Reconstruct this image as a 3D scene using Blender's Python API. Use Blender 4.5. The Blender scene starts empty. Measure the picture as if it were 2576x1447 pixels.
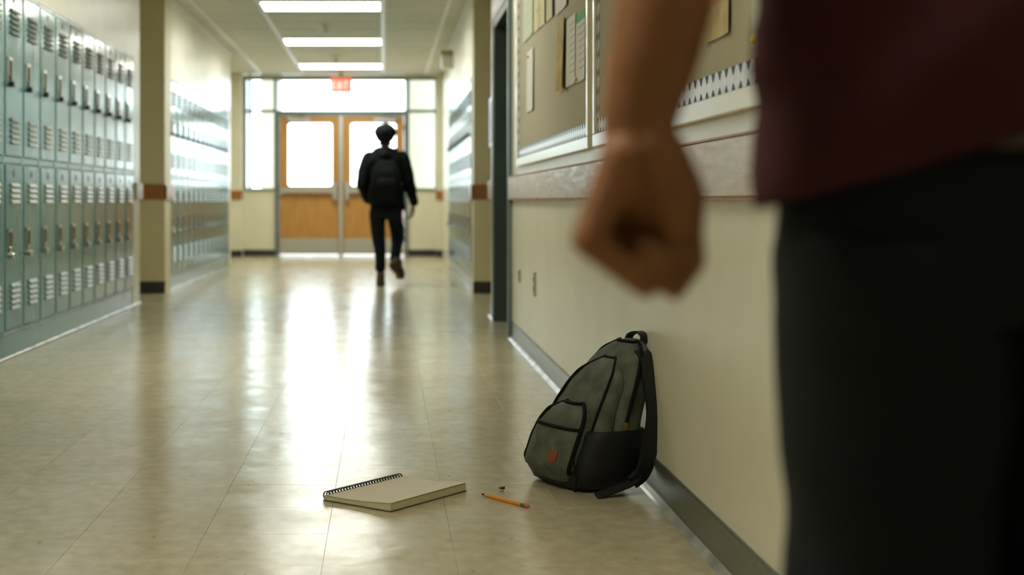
import bpy, bmesh, math, random
from mathutils import Vector, Matrix, noise as mnoise

random.seed(7)
sc = bpy.context.scene
COL = sc.collection
PI = math.pi
F = 3578.0            # focal length in pixels of the 2576 px wide frame (50 mm on 36 mm)
VX, VY = 968.0, 503.0 # vanishing point of the corridor
H = 0.83              # camera height

# ------------------------------------------------------------------ camera
cam_d = bpy.data.cameras.new('camera')
cam = bpy.data.objects.new('camera', cam_d)
COL.objects.link(cam)
cam.location = (0, 0, H)
cam.rotation_euler = (PI / 2, 0, 0)
cam_d.sensor_width = 36
cam_d.lens = F / 2576 * 36
cam_d.shift_x = (1288 - VX) / 2576
cam_d.shift_y = -(723.5 - VY) / 2576
cam_d.clip_start = 0.05
cam_d.clip_end = 300
cam_d.dof.use_dof = True
cam_d.dof.focus_distance = 4.02
cam_d.dof.aperture_fstop = 2.8
sc.camera = cam

# ------------------------------------------------------------------ sky, exposure
SKY = 6.0
LAMP = 15.5
world = bpy.data.worlds.new('overcast_sky')
sc.world = world
world.use_nodes = True
bg = world.node_tree.nodes['Background']
bg.inputs[0].default_value = (0.86, 0.95, 1.0, 1)
bg.inputs[1].default_value = SKY
sc.view_settings.view_transform = 'Standard'
sc.view_settings.look = 'None'
sc.view_settings.gamma = 1
sc.view_settings.exposure = 0.38
sc.view_settings.use_curve_mapping = False
try:
    sc.cycles.use_denoising = True
    sc.cycles.max_bounces = 14
    sc.cycles.diffuse_bounces = 8
    sc.cycles.transparent_max_bounces = 12
    sc.cycles.sample_clamp_indirect = 8
except Exception:
    pass
# sampling portal: tells Cycles that daylight arrives through the entrance glazing (emits nothing itself)
pl = bpy.data.lights.new('entrance_portal', 'AREA')
pl.shape = 'RECTANGLE'
pl.size = 2.9
pl.size_y = 1.75
pl.cycles.is_portal = True
po = bpy.data.objects.new('entrance_portal', pl)
COL.objects.link(po)
po.location = (-0.66, 21.2, 1.78)
po.rotation_euler = (-PI / 2, 0, 0)


# ------------------------------------------------------------------ materials
def mat(name, col, rough=0.5, metal=0.0, spec=0.5, var=0.0, vscale=6.0, bump=0.0, bscale=40.0,
        coat=0.0, stretch=(1, 1, 1), emit=None, estr=0.0, sss=0.0, rvar=0.0, coords='pos', var2=None):
    m = bpy.data.materials.new(name)
    m.use_nodes = True
    nt = m.node_tree
    b = nt.nodes['Principled BSDF']
    b.inputs['Base Color'].default_value = (*col, 1)
    b.inputs['Roughness'].default_value = rough
    b.inputs['Metallic'].default_value = metal
    b.inputs['Specular IOR Level'].default_value = spec
    b.inputs['Coat Weight'].default_value = coat
    b.inputs['Coat Roughness'].default_value = 0.08
    if sss:
        b.inputs['Subsurface Weight'].default_value = sss
        b.inputs['Subsurface Radius'].default_value = (0.012, 0.005, 0.003)
    if emit:
        b.inputs['Emission Color'].default_value = (*emit, 1)
        b.inputs['Emission Strength'].default_value = estr
    vec = None
    if var or bump or rvar:
        if coords == 'pos':
            g = nt.nodes.new('ShaderNodeNewGeometry'); src = g.outputs['Position']
        else:
            g = nt.nodes.new('ShaderNodeTexCoord'); src = g.outputs['Object']
        mp = nt.nodes.new('ShaderNodeMapping')
        mp.inputs['Scale'].default_value = stretch
        nt.links.new(src, mp.inputs[0]); vec = mp.outputs[0]
    if var:
        n = nt.nodes.new('ShaderNodeTexNoise')
        n.inputs['Scale'].default_value = vscale
        n.inputs['Detail'].default_value = 6
        nt.links.new(vec, n.inputs['Vector'])
        r = nt.nodes.new('ShaderNodeValToRGB')
        lo = [c * (1 - var) for c in col]
        hi = [min(1, c * (1 + var)) for c in col] if var2 is None else var2
        r.color_ramp.elements[0].position = 0.3
        r.color_ramp.elements[1].position = 0.7
        r.color_ramp.elements[0].color = (*lo, 1)
        r.color_ramp.elements[1].color = (*hi, 1)
        nt.links.new(n.outputs['Fac'], r.inputs[0])
        nt.links.new(r.outputs[0], b.inputs['Base Color'])
    if rvar:
        n = nt.nodes.new('ShaderNodeTexNoise')
        n.inputs['Scale'].default_value = vscale * 0.7
        n.inputs['Detail'].default_value = 5
        nt.links.new(vec, n.inputs['Vector'])
        mr = nt.nodes.new('ShaderNodeMapRange')
        mr.inputs['From Min'].default_value = 0.3
        mr.inputs['From Max'].default_value = 0.7
        mr.inputs['To Min'].default_value = max(0.02, rough - rvar)
        mr.inputs['To Max'].default_value = rough + rvar
        nt.links.new(n.outputs['Fac'], mr.inputs['Value'])
        nt.links.new(mr.outputs[0], b.inputs['Roughness'])
    if bump:
        n = nt.nodes.new('ShaderNodeTexNoise')
        n.inputs['Scale'].default_value = bscale
        n.inputs['Detail'].default_value = 4
        nt.links.new(vec, n.inputs['Vector'])
        bp = nt.nodes.new('ShaderNodeBump')
        bp.inputs['Strength'].default_value = 1.0
        bp.inputs['Distance'].default_value = bump
        nt.links.new(n.outputs['Fac'], bp.inputs['Height'])
        nt.links.new(bp.outputs[0], b.inputs['Normal'])
    return m


def floor_material():
    m = bpy.data.materials.new('waxed_vinyl_tile')
    m.use_nodes = True
    nt = m.node_tree
    L = nt.links.new
    b = nt.nodes['Principled BSDF']
    g = nt.nodes.new('ShaderNodeNewGeometry')
    oi = nt.nodes.new('ShaderNodeObjectInfo')

    def nz(scale, detail, sx=1, sy=1):
        mp = nt.nodes.new('ShaderNodeMapping')
        mp.inputs['Scale'].default_value = (sx, sy, 1)
        L(g.outputs['Position'], mp.inputs[0])
        n = nt.nodes.new('ShaderNodeTexNoise')
        n.inputs['Scale'].default_value = scale
        n.inputs['Detail'].default_value = detail
        L(mp.outputs[0], n.inputs['Vector'])
        return n.outputs['Fac']
    r = nt.nodes.new('ShaderNodeValToRGB')
    r.color_ramp.elements[0].position = 0.32
    r.color_ramp.elements[0].color = (0.46, 0.40, 0.265, 1)
    r.color_ramp.elements[1].position = 0.68
    r.color_ramp.elements[1].color = (0.56, 0.50, 0.35, 1)
    L(nz(22, 8, 1.0, 0.8), r.inputs[0])
    # small dark scuffs and specks
    s = nt.nodes.new('ShaderNodeValToRGB')
    s.color_ramp.elements[0].position = 0.69
    s.color_ramp.elements[0].color = (1, 1, 1, 1)
    s.color_ramp.elements[1].position = 0.76
    s.color_ramp.elements[1].color = (0.62, 0.58, 0.52, 1)
    L(nz(34, 3, 1.0, 0.45), s.inputs[0])
    mx = nt.nodes.new('ShaderNodeMix'); mx.data_type = 'RGBA'; mx.blend_type = 'MULTIPLY'
    mx.inputs[0].default_value = 1
    L(r.outputs[0], mx.inputs[6]); L(s.outputs[0], mx.inputs[7])
    # tile to tile variation
    mr = nt.nodes.new('ShaderNodeMapRange')
    mr.inputs['To Min'].default_value = 0.94
    mr.inputs['To Max'].default_value = 1.03
    L(oi.outputs['Random'], mr.inputs['Value'])
    mv = nt.nodes.new('ShaderNodeMix'); mv.data_type = 'RGBA'; mv.blend_type = 'MULTIPLY'
    mv.inputs[0].default_value = 1
    L(mx.outputs[2], mv.inputs[6]); L(mr.outputs[0], mv.inputs[7])
    L(mv.outputs[2], b.inputs['Base Color'])
    rr = nt.nodes.new('ShaderNodeMapRange')
    rr.inputs['From Min'].default_value = 0.3
    rr.inputs['From Max'].default_value = 0.7
    rr.inputs['To Min'].default_value = 0.16
    rr.inputs['To Max'].default_value = 0.25
    L(nz(5, 6, 1, 1), rr.inputs['Value'])
    L(rr.outputs[0], b.inputs['Roughness'])
    b.inputs['Specular IOR Level'].default_value = 0.42
    bp = nt.nodes.new('ShaderNodeBump'); bp.inputs['Distance'].default_value = 0.0035
    L(nz(3.2, 3, 1, 1), bp.inputs['Height'])
    bp2 = nt.nodes.new('ShaderNodeBump'); bp2.inputs['Distance'].default_value = 0.0002
    L(nz(60, 4, 1, 1), bp2.inputs['Height'])
    L(bp.outputs[0], bp2.inputs['Normal'])
    L(bp2.outputs[0], b.inputs['Normal'])
    return m


def glass_material():
    m = bpy.data.materials.new('window_glass')
    m.use_nodes = True
    nt = m.node_tree
    nt.nodes.clear()
    out = nt.nodes.new('ShaderNodeOutputMaterial')
    tr = nt.nodes.new('ShaderNodeBsdfTransparent')
    tr.inputs[0].default_value = (0.93, 0.97, 0.96, 1)
    gl = nt.nodes.new('ShaderNodeBsdfGlossy')
    gl.inputs['Roughness'].default_value = 0.02
    fr = nt.nodes.new('ShaderNodeFresnel'); fr.inputs[0].default_value = 1.45
    mx = nt.nodes.new('ShaderNodeMixShader')
    nt.links.new(fr.outputs[0], mx.inputs[0])
    nt.links.new(tr.outputs[0], mx.inputs[1])
    nt.links.new(gl.outputs[0], mx.inputs[2])
    nt.links.new(mx.outputs[0], out.inputs[0])
    return m


M = {}
M['floor'] = floor_material()
M['joint'] = mat('tile_joint', (0.10, 0.09, 0.06), 0.8)
M['glass'] = glass_material()
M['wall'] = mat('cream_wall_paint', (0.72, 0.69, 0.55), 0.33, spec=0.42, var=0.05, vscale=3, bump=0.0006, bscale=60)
M['wall_shaded'] = mat('shaded_wall_paint', (0.66, 0.60, 0.40), 0.45, spec=0.4, var=0.04, vscale=3, bump=0.0006, bscale=60)  # wall paint for the piers, their dimmer light put into a darker colour
M['ceiling'] = mat('ceiling_tile_white', (0.70, 0.685, 0.60), 0.8, spec=0.2, var=0.04, vscale=30, bump=0.001, bscale=180)
M['grid'] = mat('ceiling_grid_white', (0.80, 0.79, 0.80), 0.4)
M['lamp'] = mat('lamp_diffuser', (0.9, 0.9, 0.85), 0.5, emit=(1.0, 1.0, 0.87), estr=LAMP)
M['lamp_off'] = mat('lamp_diffuser_unlit', (0.78, 0.77, 0.7), 0.45)
M['metal_frame'] = mat('grey_green_frame_paint', (0.13, 0.17, 0.165), 0.35)
M['dark_frame'] = mat('dark_green_frame_paint', (0.035, 0.055, 0.045), 0.4)
M['locker'] = mat('locker_enamel', (0.050, 0.185, 0.205), 0.18, spec=0.7, var=0.08, vscale=2.5, bump=0.002, bscale=5, rvar=0.05, coat=0.1)
M['locker_edge'] = mat('locker_frame_enamel', (0.15, 0.27, 0.275), 0.28, spec=0.6)
M['louver'] = mat('louver_enamel', (0.22, 0.27, 0.24), 0.35, spec=0.5)
M['dark'] = mat('dark_slot', (0.012, 0.012, 0.012), 0.7)
M['chrome'] = mat('chrome', (0.72, 0.70, 0.66), 0.22, metal=1.0)
M['pan'] = mat('bronze_recess', (0.12, 0.085, 0.03), 0.4, metal=0.6)
M['steel'] = mat('brushed_steel', (0.55, 0.53, 0.48), 0.42, metal=0.9, var=0.06, vscale=20, stretch=(1, 1, 12))
M['aluminium'] = mat('aluminium', (0.55, 0.56, 0.55), 0.35, metal=0.7)
M['oak'] = mat('door_oak_veneer', (0.47, 0.235, 0.06), 0.4, var=0.18, vscale=5, stretch=(7, 7, 0.6), coat=0.2)
M['rail_wood'] = mat('rail_oak', (0.33, 0.125, 0.022), 0.4, var=0.15, vscale=6, stretch=(5, 1, 12))
M['rail_worn_sheen'] = mat('worn_rail_with_sheen', (0.52, 0.43, 0.35), 0.34, var=0.16, vscale=7, stretch=(1, 1.2, 9), bump=0.00025, bscale=60, rvar=0.08)  # scratched pale rail; glancing sheen of the side pieces is in its colour
M['base_rubber'] = mat('grey_green_rubber_base', (0.095, 0.105, 0.08), 0.27, var=0.1, vscale=9, spec=0.5)
M['base_dark'] = mat('black_rubber_base', (0.022, 0.025, 0.026), 0.35)
M['strip'] = mat('base_toe_strip', (0.34, 0.35, 0.33), 0.22, var=0.4, vscale=6, spec=0.6)
M['cork'] = mat('board_burlap', (0.46, 0.42, 0.31), 0.85, spec=0.15, var=0.1, vscale=130, bump=0.0012, bscale=320)
M['board_frame'] = mat('board_frame_cream', (0.70, 0.66, 0.53), 0.26)
M['border'] = mat('border_paper_pale', (0.58, 0.60, 0.64), 0.3, var=0.12, vscale=60)
M['navy'] = mat('border_navy', (0.03, 0.045, 0.12), 0.6)
M['paper'] = mat('paper_white', (0.70, 0.67, 0.62), 0.7)
M['paper_cream'] = mat('paper_cream', (0.62, 0.56, 0.34), 0.7)
M['paper_green'] = mat('paper_pale_green', (0.54, 0.58, 0.45), 0.7)
M['paper_tan'] = mat('card_tan', (0.55, 0.40, 0.14), 0.6, var=0.3, vscale=14, var2=(0.60, 0.45, 0.17))
M['paper_orange'] = mat('card_orange', (0.60, 0.28, 0.10), 0.6)
M['ink'] = mat('grey_ink', (0.42, 0.41, 0.39), 0.7)
M['green'] = mat('green_print', (0.10, 0.40, 0.12), 0.7)
M['blue'] = mat('blue_print', (0.04, 0.07, 0.24), 0.7)
M['gold'] = mat('gold_print', (0.60, 0.40, 0.05), 0.6)
M['yellow'] = mat('yellow_pin', (0.72, 0.55, 0.04), 0.4)
M['white'] = mat('white_plastic', (0.75, 0.74, 0.70), 0.35)
M['beige'] = mat('beige_plastic', (0.45, 0.38, 0.22), 0.45)
M['exit_red'] = mat('exit_red', (0.75, 0.05, 0.03), 0.4, emit=(1.0, 0.10, 0.05), estr=0.55)
M['exit_white'] = mat('exit_letter', (0.9, 0.85, 0.8), 0.4, emit=(1.0, 0.72, 0.62), estr=0.55)
M['canvas'] = mat('green_grey_canvas', (0.095, 0.105, 0.08), 0.75, spec=0.3, var=0.35, vscale=20, bump=0.004, bscale=28, coords='obj')
M['canvas_black'] = mat('black_nylon', (0.010, 0.011, 0.012), 0.6, spec=0.35, bump=0.0006, bscale=200, coords='obj')
M['zip'] = mat('zip_tape', (0.006, 0.006, 0.007), 0.8, spec=0.15)
M['leather'] = mat('leather_patch', (0.24, 0.052, 0.016), 0.55, bump=0.0003, bscale=300, coords='obj')
M['brass'] = mat('brass_pull', (0.42, 0.26, 0.06), 0.35, metal=0.8)
M['page'] = mat('page_top', (0.72, 0.645, 0.50), 0.7, var=0.04, vscale=9)
M['page_edge'] = mat('page_edges', (0.60, 0.56, 0.35), 0.75, var=0.18, vscale=40, stretch=(1, 1, 30))
M['cover'] = mat('back_cover_board', (0.11, 0.075, 0.045), 0.6)
M['wire'] = mat('black_wire', (0.012, 0.011, 0.016), 0.35)
M['pencil'] = mat('pencil_paint', (0.80, 0.31, 0.015), 0.3, coat=0.3)
M['pencil_wood'] = mat('pencil_wood', (0.50, 0.40, 0.28), 0.7)
M['graphite'] = mat('graphite', (0.012, 0.012, 0.014), 0.4)
M['ferrule'] = mat('green_brass_ferrule', (0.24, 0.27, 0.09), 0.35, metal=0.7)
M['eraser'] = mat('pink_eraser', (0.62, 0.17, 0.15), 0.7)
M['skin'] = mat('brown_skin', (0.26, 0.112, 0.048), 0.55, spec=0.25, var=0.10, vscale=25, bump=0.0006, bscale=160, sss=0.06, coords='obj')
M['shirt'] = mat('maroon_jersey', (0.050, 0.011, 0.015), 0.85, spec=0.2, var=0.12, vscale=14, bump=0.0008, bscale=180, coords='obj')
M['undershirt'] = mat('grey_undershirt', (0.10, 0.10, 0.085), 0.85)
M['trousers'] = mat('black_twill', (0.0048, 0.0066, 0.0088), 0.8, spec=0.2, var=0.2, vscale=12, bump=0.0006, bscale=260, coords='obj')
M['jacket'] = mat('dark_jacket', (0.006, 0.008, 0.009), 0.8, spec=0.15, var=0.2, vscale=8, coords='obj')
M['jeans'] = mat('dark_navy_denim', (0.007, 0.010, 0.017), 0.8, spec=0.2, var=0.2, vscale=14, coords='obj')
M['shoe'] = mat('brown_suede', (0.075, 0.047, 0.022), 0.75)
M['sole'] = mat('dark_sole', (0.02, 0.018, 0.015), 0.7)
M['hair'] = mat('black_hair', (0.008, 0.009, 0.010), 0.7, spec=0.25, bump=0.004, bscale=120, coords='obj')
M['eye'] = mat('eye_white', (0.7, 0.68, 0.64), 0.2)
M['iris'] = mat('dark_iris', (0.02, 0.012, 0.008), 0.2)
M['lips'] = mat('lips', (0.22, 0.08, 0.06), 0.5)
M['concrete'] = mat('exterior_concrete', (0.45, 0.45, 0.43), 0.9, var=0.1, vscale=2)
M['stucco'] = mat('exterior_pale_stucco', (0.66, 0.63, 0.53), 0.9, var=0.04, vscale=2)
M['door_green'] = mat('classroom_door_paint', (0.05, 0.075, 0.06), 0.4)


# ------------------------------------------------------------------ mesh helpers
def tag(o, label=None, cat=None, group=None, kind=None):
    if label: o['label'] = label
    if cat: o['category'] = cat
    if group: o['group'] = group
    if kind: o['kind'] = kind
    return o


def empty(name, loc=(0, 0, 0), rz=0.0):
    o = bpy.data.objects.new(name, None)
    o.empty_display_size = 0.05
    COL.objects.link(o)
    o.location = loc
    o.rotation_euler = (0, 0, rz)
    return o


def obj(name, bm, mats, parent=None, smooth=False):
    me = bpy.data.meshes.new(name)
    bm.normal_update()
    bm.to_mesh(me)
    bm.free()
    if not isinstance(mats, (list, tuple)):
        mats = [mats]
    for m in mats:
        me.materials.append(m)
    if smooth:
        for p in me.polygons:
            p.use_smooth = True
    o = bpy.data.objects.new(name, me)
    COL.objects.link(o)
    if parent: o.parent = parent
    return o


def inst(o, name, parent, loc=(0, 0, 0)):
    c = o.copy()
    c.name = name
    COL.objects.link(c)
    c.parent = parent
    c.location = loc
    return c


def copy_tree(o, parent=None):
    c = o.copy()
    COL.objects.link(c)
    c.parent = parent
    for ch in o.children:
        copy_tree(ch, c)
    return c


def box(bm, x0, x1, y0, y1, z0, z1, mi=0, bev=0.0):
    vs = [bm.verts.new(p) for p in ((x0, y0, z0), (x1, y0, z0), (x1, y1, z0), (x0, y1, z0),
                                    (x0, y0, z1), (x1, y0, z1), (x1, y1, z1), (x0, y1, z1))]
    fs = []
    for q in ((3, 2, 1, 0), (4, 5, 6, 7), (0, 1, 5, 4), (1, 2, 6, 5), (2, 3, 7, 6), (3, 0, 4, 7)):
        f = bm.faces.new([vs[i] for i in q]); f.material_index = mi; fs.append(f)
    if bev > 0:
        es = list({e for f in fs for e in f.edges})
        r = bmesh.ops.bevel(bm, geom=es, offset=bev, segments=1, affect='EDGES', profile=0.5)
        for f in r['faces']: f.material_index = mi
    return fs


def bx(name, x0, x1, y0, y1, z0, z1, m, parent=None, bev=0.0):
    bm = bmesh.new()
    box(bm, x0, x1, y0, y1, z0, z1, 0, bev)
    return obj(name, bm, m, parent)


def struct(name, x0, x1, y0, y1, z0, z1, m, bev=0.0):
    o = bx(name, x0, x1, y0, y1, z0, z1, m, None, bev)
    o['kind'] = 'structure'
    return o


def frame_axes(d):
    d = d.normalized()
    a = Vector((0, 0, 1)) if abs(d.z) < 0.9 else Vector((1, 0, 0))
    u = d.cross(a).normalized()
    return u, d.cross(u).normalized()


def loft(bm, rings, cap=True, mi=0, close=True):
    vr = [[bm.verts.new(p) for p in r] for r in rings]
    n = len(vr[0])
    for a, b in zip(vr[:-1], vr[1:]):
        for i in range(n if close else n - 1):
            j = (i + 1) % n
            f = bm.faces.new((a[i], a[j], b[j], b[i])); f.material_index = mi
    if cap:
        f = bm.faces.new(list(reversed(vr[0]))); f.material_index = mi
        f = bm.faces.new(vr[-1]); f.material_index = mi
    return vr


def tube(bm, pts, r, n=8, mi=0, cap=True):
    pts = [Vector(p) for p in pts]
    rr = r if isinstance(r, (list, tuple)) else [r] * len(pts)
    rings = []
    u0 = None
    for i, p in enumerate(pts):
        d = (pts[min(i + 1, len(pts) - 1)] - pts[max(i - 1, 0)])
        if d.length < 1e-9: d = Vector((0, 0, 1))
        d.normalize()
        if u0 is None:
            u0, v0 = frame_axes(d)
        else:
            u0 = (u0 - d * u0.dot(d)).normalized()
            v0 = d.cross(u0)
        rings.append([p + (u0 * math.cos(2 * PI * k / n) + v0 * math.sin(2 * PI * k / n)) * rr[i] for k in range(n)])
    loft(bm, rings, cap, mi)


def ribbon(bm, pts, sides, w, t, mi=0):
    """flat band along pts; sides = width direction per point"""
    pts = [Vector(p) for p in pts]
    rings = []
    for i, p in enumerate(pts):
        d = (pts[min(i + 1, len(pts) - 1)] - pts[max(i - 1, 0)]).normalized()
        s = Vector(sides[i] if isinstance(sides, list) else sides)
        s = (s - d * s.dot(d)).normalized()
        nn = d.cross(s)
        rings.append([p + s * w / 2 + nn * t / 2, p - s * w / 2 + nn * t / 2, p - s * w / 2 - nn * t / 2, p + s * w / 2 - nn * t / 2])
    loft(bm, rings, True, mi)


def smooth_pts(pts, k=6):
    """Catmull-Rom through pts"""
    P = [Vector(p) for p in pts]
    out = []
    for i in range(len(P) - 1):
        p0, p1, p2, p3 = P[max(i - 1, 0)], P[i], P[i + 1], P[min(i + 2, len(P) - 1)]
        for j in range(k):
            t = j / k
            out.append(0.5 * ((2 * p1) + (p2 - p0) * t + (2 * p0 - 5 * p1 + 4 * p2 - p3) * t * t + (3 * p1 - p0 - 3 * p2 + p3) * t ** 3))
    out.append(P[-1])
    return out


def ball(bm, c, r, seg=12, ring=8, R=None):
    if not isinstance(r, (tuple, list)): r = (r, r, r)
    mt = Matrix.Translation(Vector(c)) @ (R.to_4x4() if R else Matrix.Identity(4)) @ Matrix.Diagonal((*r, 1))
    bmesh.ops.create_uvsphere(bm, u_segments=seg, v_segments=ring, radius=1.0, matrix=mt)


def chain(bm, pts, radii, n=14):
    pts = [Vector(p) for p in pts]
    for p, r in zip(pts, radii): ball(bm, p, r, n, max(6, n // 2 + 2))
    for (a, ra), (b, rb) in zip(zip(pts, radii), list(zip(pts, radii))[1:]):
        d = b - a
        if d.length < 1e-6: continue
        u, v = frame_axes(d)
        loft(bm, [[a + (u * math.cos(2 * PI * k / n) + v * math.sin(2 * PI * k / n)) * ra for k in range(n)],
                  [b + (u * math.cos(2 * PI * k / n) + v * math.sin(2 * PI * k / n)) * rb for k in range(n)]])


def ering(cx, cy, z, rx, ry, n=32, e=2.0, rot=0.0):
    out = []
    for k in range(n):
        t = 2 * PI * k / n
        c, s = math.cos(t), math.sin(t)
        x = math.copysign(abs(c) ** (2 / e), c) * rx
        y = math.copysign(abs(s) ** (2 / e), s) * ry
        out.append(Vector((cx + x * math.cos(rot) - y * math.sin(rot), cy + x * math.sin(rot) + y * math.cos(rot), z)))
    return out


def remeshed(name, bm, voxel, m, parent=None, smooth=4, disp=None):
    bmesh.ops.recalc_face_normals(bm, faces=bm.faces)
    me = bpy.data.meshes.new('tmp')
    bm.to_mesh(me); bm.free()
    o = bpy.data.objects.new('tmp', me)
    COL.objects.link(o)
    md = o.modifiers.new('r', 'REMESH'); md.mode = 'VOXEL'; md.voxel_size = voxel
    s = o.modifiers.new('s', 'SMOOTH'); s.factor = 0.5; s.iterations = smooth
    dg = bpy.context.evaluated_depsgraph_get()
    nm = bpy.data.meshes.new_from_object(o.evaluated_get(dg))
    bpy.data.objects.remove(o); bpy.data.meshes.remove(me)
    nm.name = name
    if disp:
        nor = [v.normal.copy() for v in nm.vertices]
        for v, nn in zip(nm.vertices, nor):
            v.co = v.co + nn * disp(v.co)
    nm.materials.clear()
    nm.materials.append(m)
    for p in nm.polygons: p.use_smooth = True
    r = bpy.data.objects.new(name, nm)
    COL.objects.link(r)
    if parent: r.parent = parent
    return r


def P(px, py, Y):
    return Vector(((px - VX) * Y / F, Y, H - (py - VY) * Y / F))


# ------------------------------------------------------------------ room shell
CZ = 2.68          # ceiling height
LX, RX = -1.965, 0.763
EY = 21.0          # entrance wall
Y0 = -4.0
LB0, LB1 = 6.938, 11.096      # near left locker bank
L2A, L2B = 13.0, 17.914       # far left bank
R2A, R2B = 12.92, 17.456      # right bank
LW = 0.378
LTOP = 1.95

# floor: slab, single tiles where they can be told apart, the rest joined
floor = struct('floor', -2.9, 1.8, Y0 - 0.2, EY + 0.2, -0.2, -0.003, M['joint'])
TS = 0.305
tx0 = -0.142 - 7 * TS
ty0 = 3.226 - 2 * TS
bm = bmesh.new()
g = 0.0003
box(bm, g, TS - g, g, TS - g, -0.003, 0.0, 0, 0.0003)
proto = None
ntile = 0
near_rows = 29
for j in range(near_rows):
    for i in range(1, 10):
        x, y = tx0 + i * TS, ty0 + j * TS
        if proto is None:
            o = proto = obj('floor_tile', bm, M['floor'], floor)
        else:
            o = inst(proto, 'floor_tile', floor)
        o.location = (x, y, 0)
        o.rotation_euler = (random.uniform(-1, 1) * 0.0004, random.uniform(-1, 1) * 0.0004, 0)
        ntile += 1
bm = bmesh.new()
j = -22
while ty0 + j * TS < EY:
    for i in range(-3, 14):
        if 0 <= j < near_rows and 1 <= i < 10: continue
        x, y = tx0 + i * TS, ty0 + j * TS
        if x > 1.6 or x < -2.9: continue
        vs = [bm.verts.new((x + g, y + g, 0)), bm.verts.new((x + TS - g, y + g, 0)),
              bm.verts.new((x + TS - g, y + TS - g, 0)), bm.verts.new((x + g, y + TS - g, 0))]
        lo = [bm.verts.new((v.co.x, v.co.y, -0.003)) for v in vs]
        bm.faces.new(vs)
        for k in range(4):
            bm.faces.new((vs[k], lo[k], lo[(k + 1) % 4], vs[(k + 1) % 4]))
    j += 1
ft = obj('floor_tiles_far', bm, M['floor'], floor)
ft['kind'] = 'stuff'

# left wall
struct('wall_left', -2.6, LX, Y0, LB0, 0, CZ, M['wall'])
struct('wall_left_locker_soffit', -2.6, LX, LB0, LB1, LTOP, CZ, M['wall'])
struct('wall_left_locker_back', -2.6, -2.42, LB0, LB1, 0, LTOP, M['wall'])
struct('wall_left_locker_end', -2.6, LX, LB1, 11.4, 0, CZ, M['wall'])
struct('wall_left_alcove', -2.75, -2.6, 11.3, 12.7, 0, CZ, M['wall'])
struct('wall_left_pier', -2.75, -1.956, 12.64, L2A, 0, CZ, M['wall_shaded'])
struct('wall_left_far_soffit', -2.6, LX, L2A, L2B, LTOP, CZ, M['wall'])
struct('wall_left_far_back', -2.6, -2.42, L2A, L2B, 0, LTOP, M['wall'])
struct('wall_left_far_end', -2.6, LX, L2B, 18.12, 0, CZ, M['wall'])
struct('wall_left_vestibule', -2.6, -2.3, 18.12, EY, 0, CZ, M['wall'])
struct('wall_left_pilaster', -2.3, -2.088, 20.75, EY, 0, CZ, M['wall'])
# right wall
D0, D1, DH = 8.58, 9.74, 2.06
struct('wall_right', RX, 1.05, Y0, D0, 0, CZ, M['wall'])
struct('wall_right_over_door', RX, 1.05, D0, D1, DH, CZ, M['wall'])
struct('wall_right_sign_pier', RX, 1.05, D1, 10.2, 0, CZ, M['wall'])
struct('wall_right_alcove', 1.05, 1.2, 10.0, 12.7, 0, CZ, M['wall'])
struct('wall_right_pier', 0.79, 1.5, 12.64, R2A, 0, CZ, M['wall_shaded'])
struct('wall_right_far_soffit', 0.79, 1.4, R2A, R2B, LTOP, CZ, M['wall'])
struct('wall_right_far_back', 1.245, 1.4, R2A, R2B, 0, LTOP, M['wall'])
struct('wall_right_far_end', 0.80, 1.4, R2B, 17.75, 0, CZ, M['wall'])
struct('wall_right_vestibule', 0.845, 1.4, 17.75, EY, 0, CZ, M['wall'])
struct('wall_right_pilaster', 0.757, 0.845, 20.75, EY, 0, CZ, M['wall'])
struct('wall_back', -2.6, 1.05, Y0 - 0.2, Y0, 0, CZ, M['wall'])
# entrance wall around the glazing
def ex(px): return (px - VX) * EY / F
def ez(py): return H + (VY - py) * EY / F
struct('wall_end', -2.6, ex(617), EY, EY + 0.2, 0, CZ, M['wall'])
struct('wall_end_right', ex(1097), 1.4, EY, EY + 0.2, 0, CZ, M['wall'])
struct('wall_end_header', ex(617), ex(1097), EY, EY + 0.2, ez(198), CZ, M['wall'])
struct('wall_end_left_apron', ex(617), ex(694), EY, EY + 0.2, 0, ez(477), M['wall'])
struct('wall_end_right_apron', ex(1025), ex(1097), EY, EY + 0.2, 0, ez(477), M['wall'])

# ceiling: slab, tiles, grid bars
ceil = struct('ceiling', -2.75, 1.5, Y0 - 0.2, EY + 0.2, CZ + 0.05, CZ + 0.25, M['ceiling'])
gx = [-2.6, -1.8, -1.19, -0.02, 0.6, 1.35]
gy0 = 13.25
LIGHT_ROWS = (0, 5, 10)
tile_protos = {}
for r in range(-1, 13):
    ya, yb = gy0 + r * 0.61, min(gy0 + (r + 1) * 0.61, EY)
    for c in range(5):
        if c == 2 and r in LIGHT_ROWS: continue
        key = (c, round(yb - ya, 3))
        if key not in tile_protos:
            b2 = bmesh.new(); box(b2, gx[c] + 0.006, gx[c + 1] - 0.006, 0.006, yb - ya - 0.006, 0, 0.016, 0, 0.003)
            o = tile_protos[key] = obj('ceiling_tile', b2, M['ceiling'], ceil)
        else:
            o = inst(tile_protos[key], 'ceiling_tile', ceil)
        o.location = (0, ya, CZ + random.uniform(0, 0.002))
b2 = bmesh.new()
for r in range(-29, -1):
    ya = gy0 + r * 0.61
    for c in range(5):
        if c == 2 and (r % 5) == 0: continue
        box(b2, gx[c] + 0.006, gx[c + 1] - 0.006, ya + 0.006, ya + 0.604, CZ, CZ + 0.016)
o = obj('ceiling_tiles_overhead', b2, M['ceiling'], ceil); o['kind'] = 'stuff'
for x in gx[1:-1]:
    bx('grid_bar', x - 0.02, x + 0.02, Y0, EY, CZ - 0.006, CZ + 0.04, M['grid'], ceil)
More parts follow.
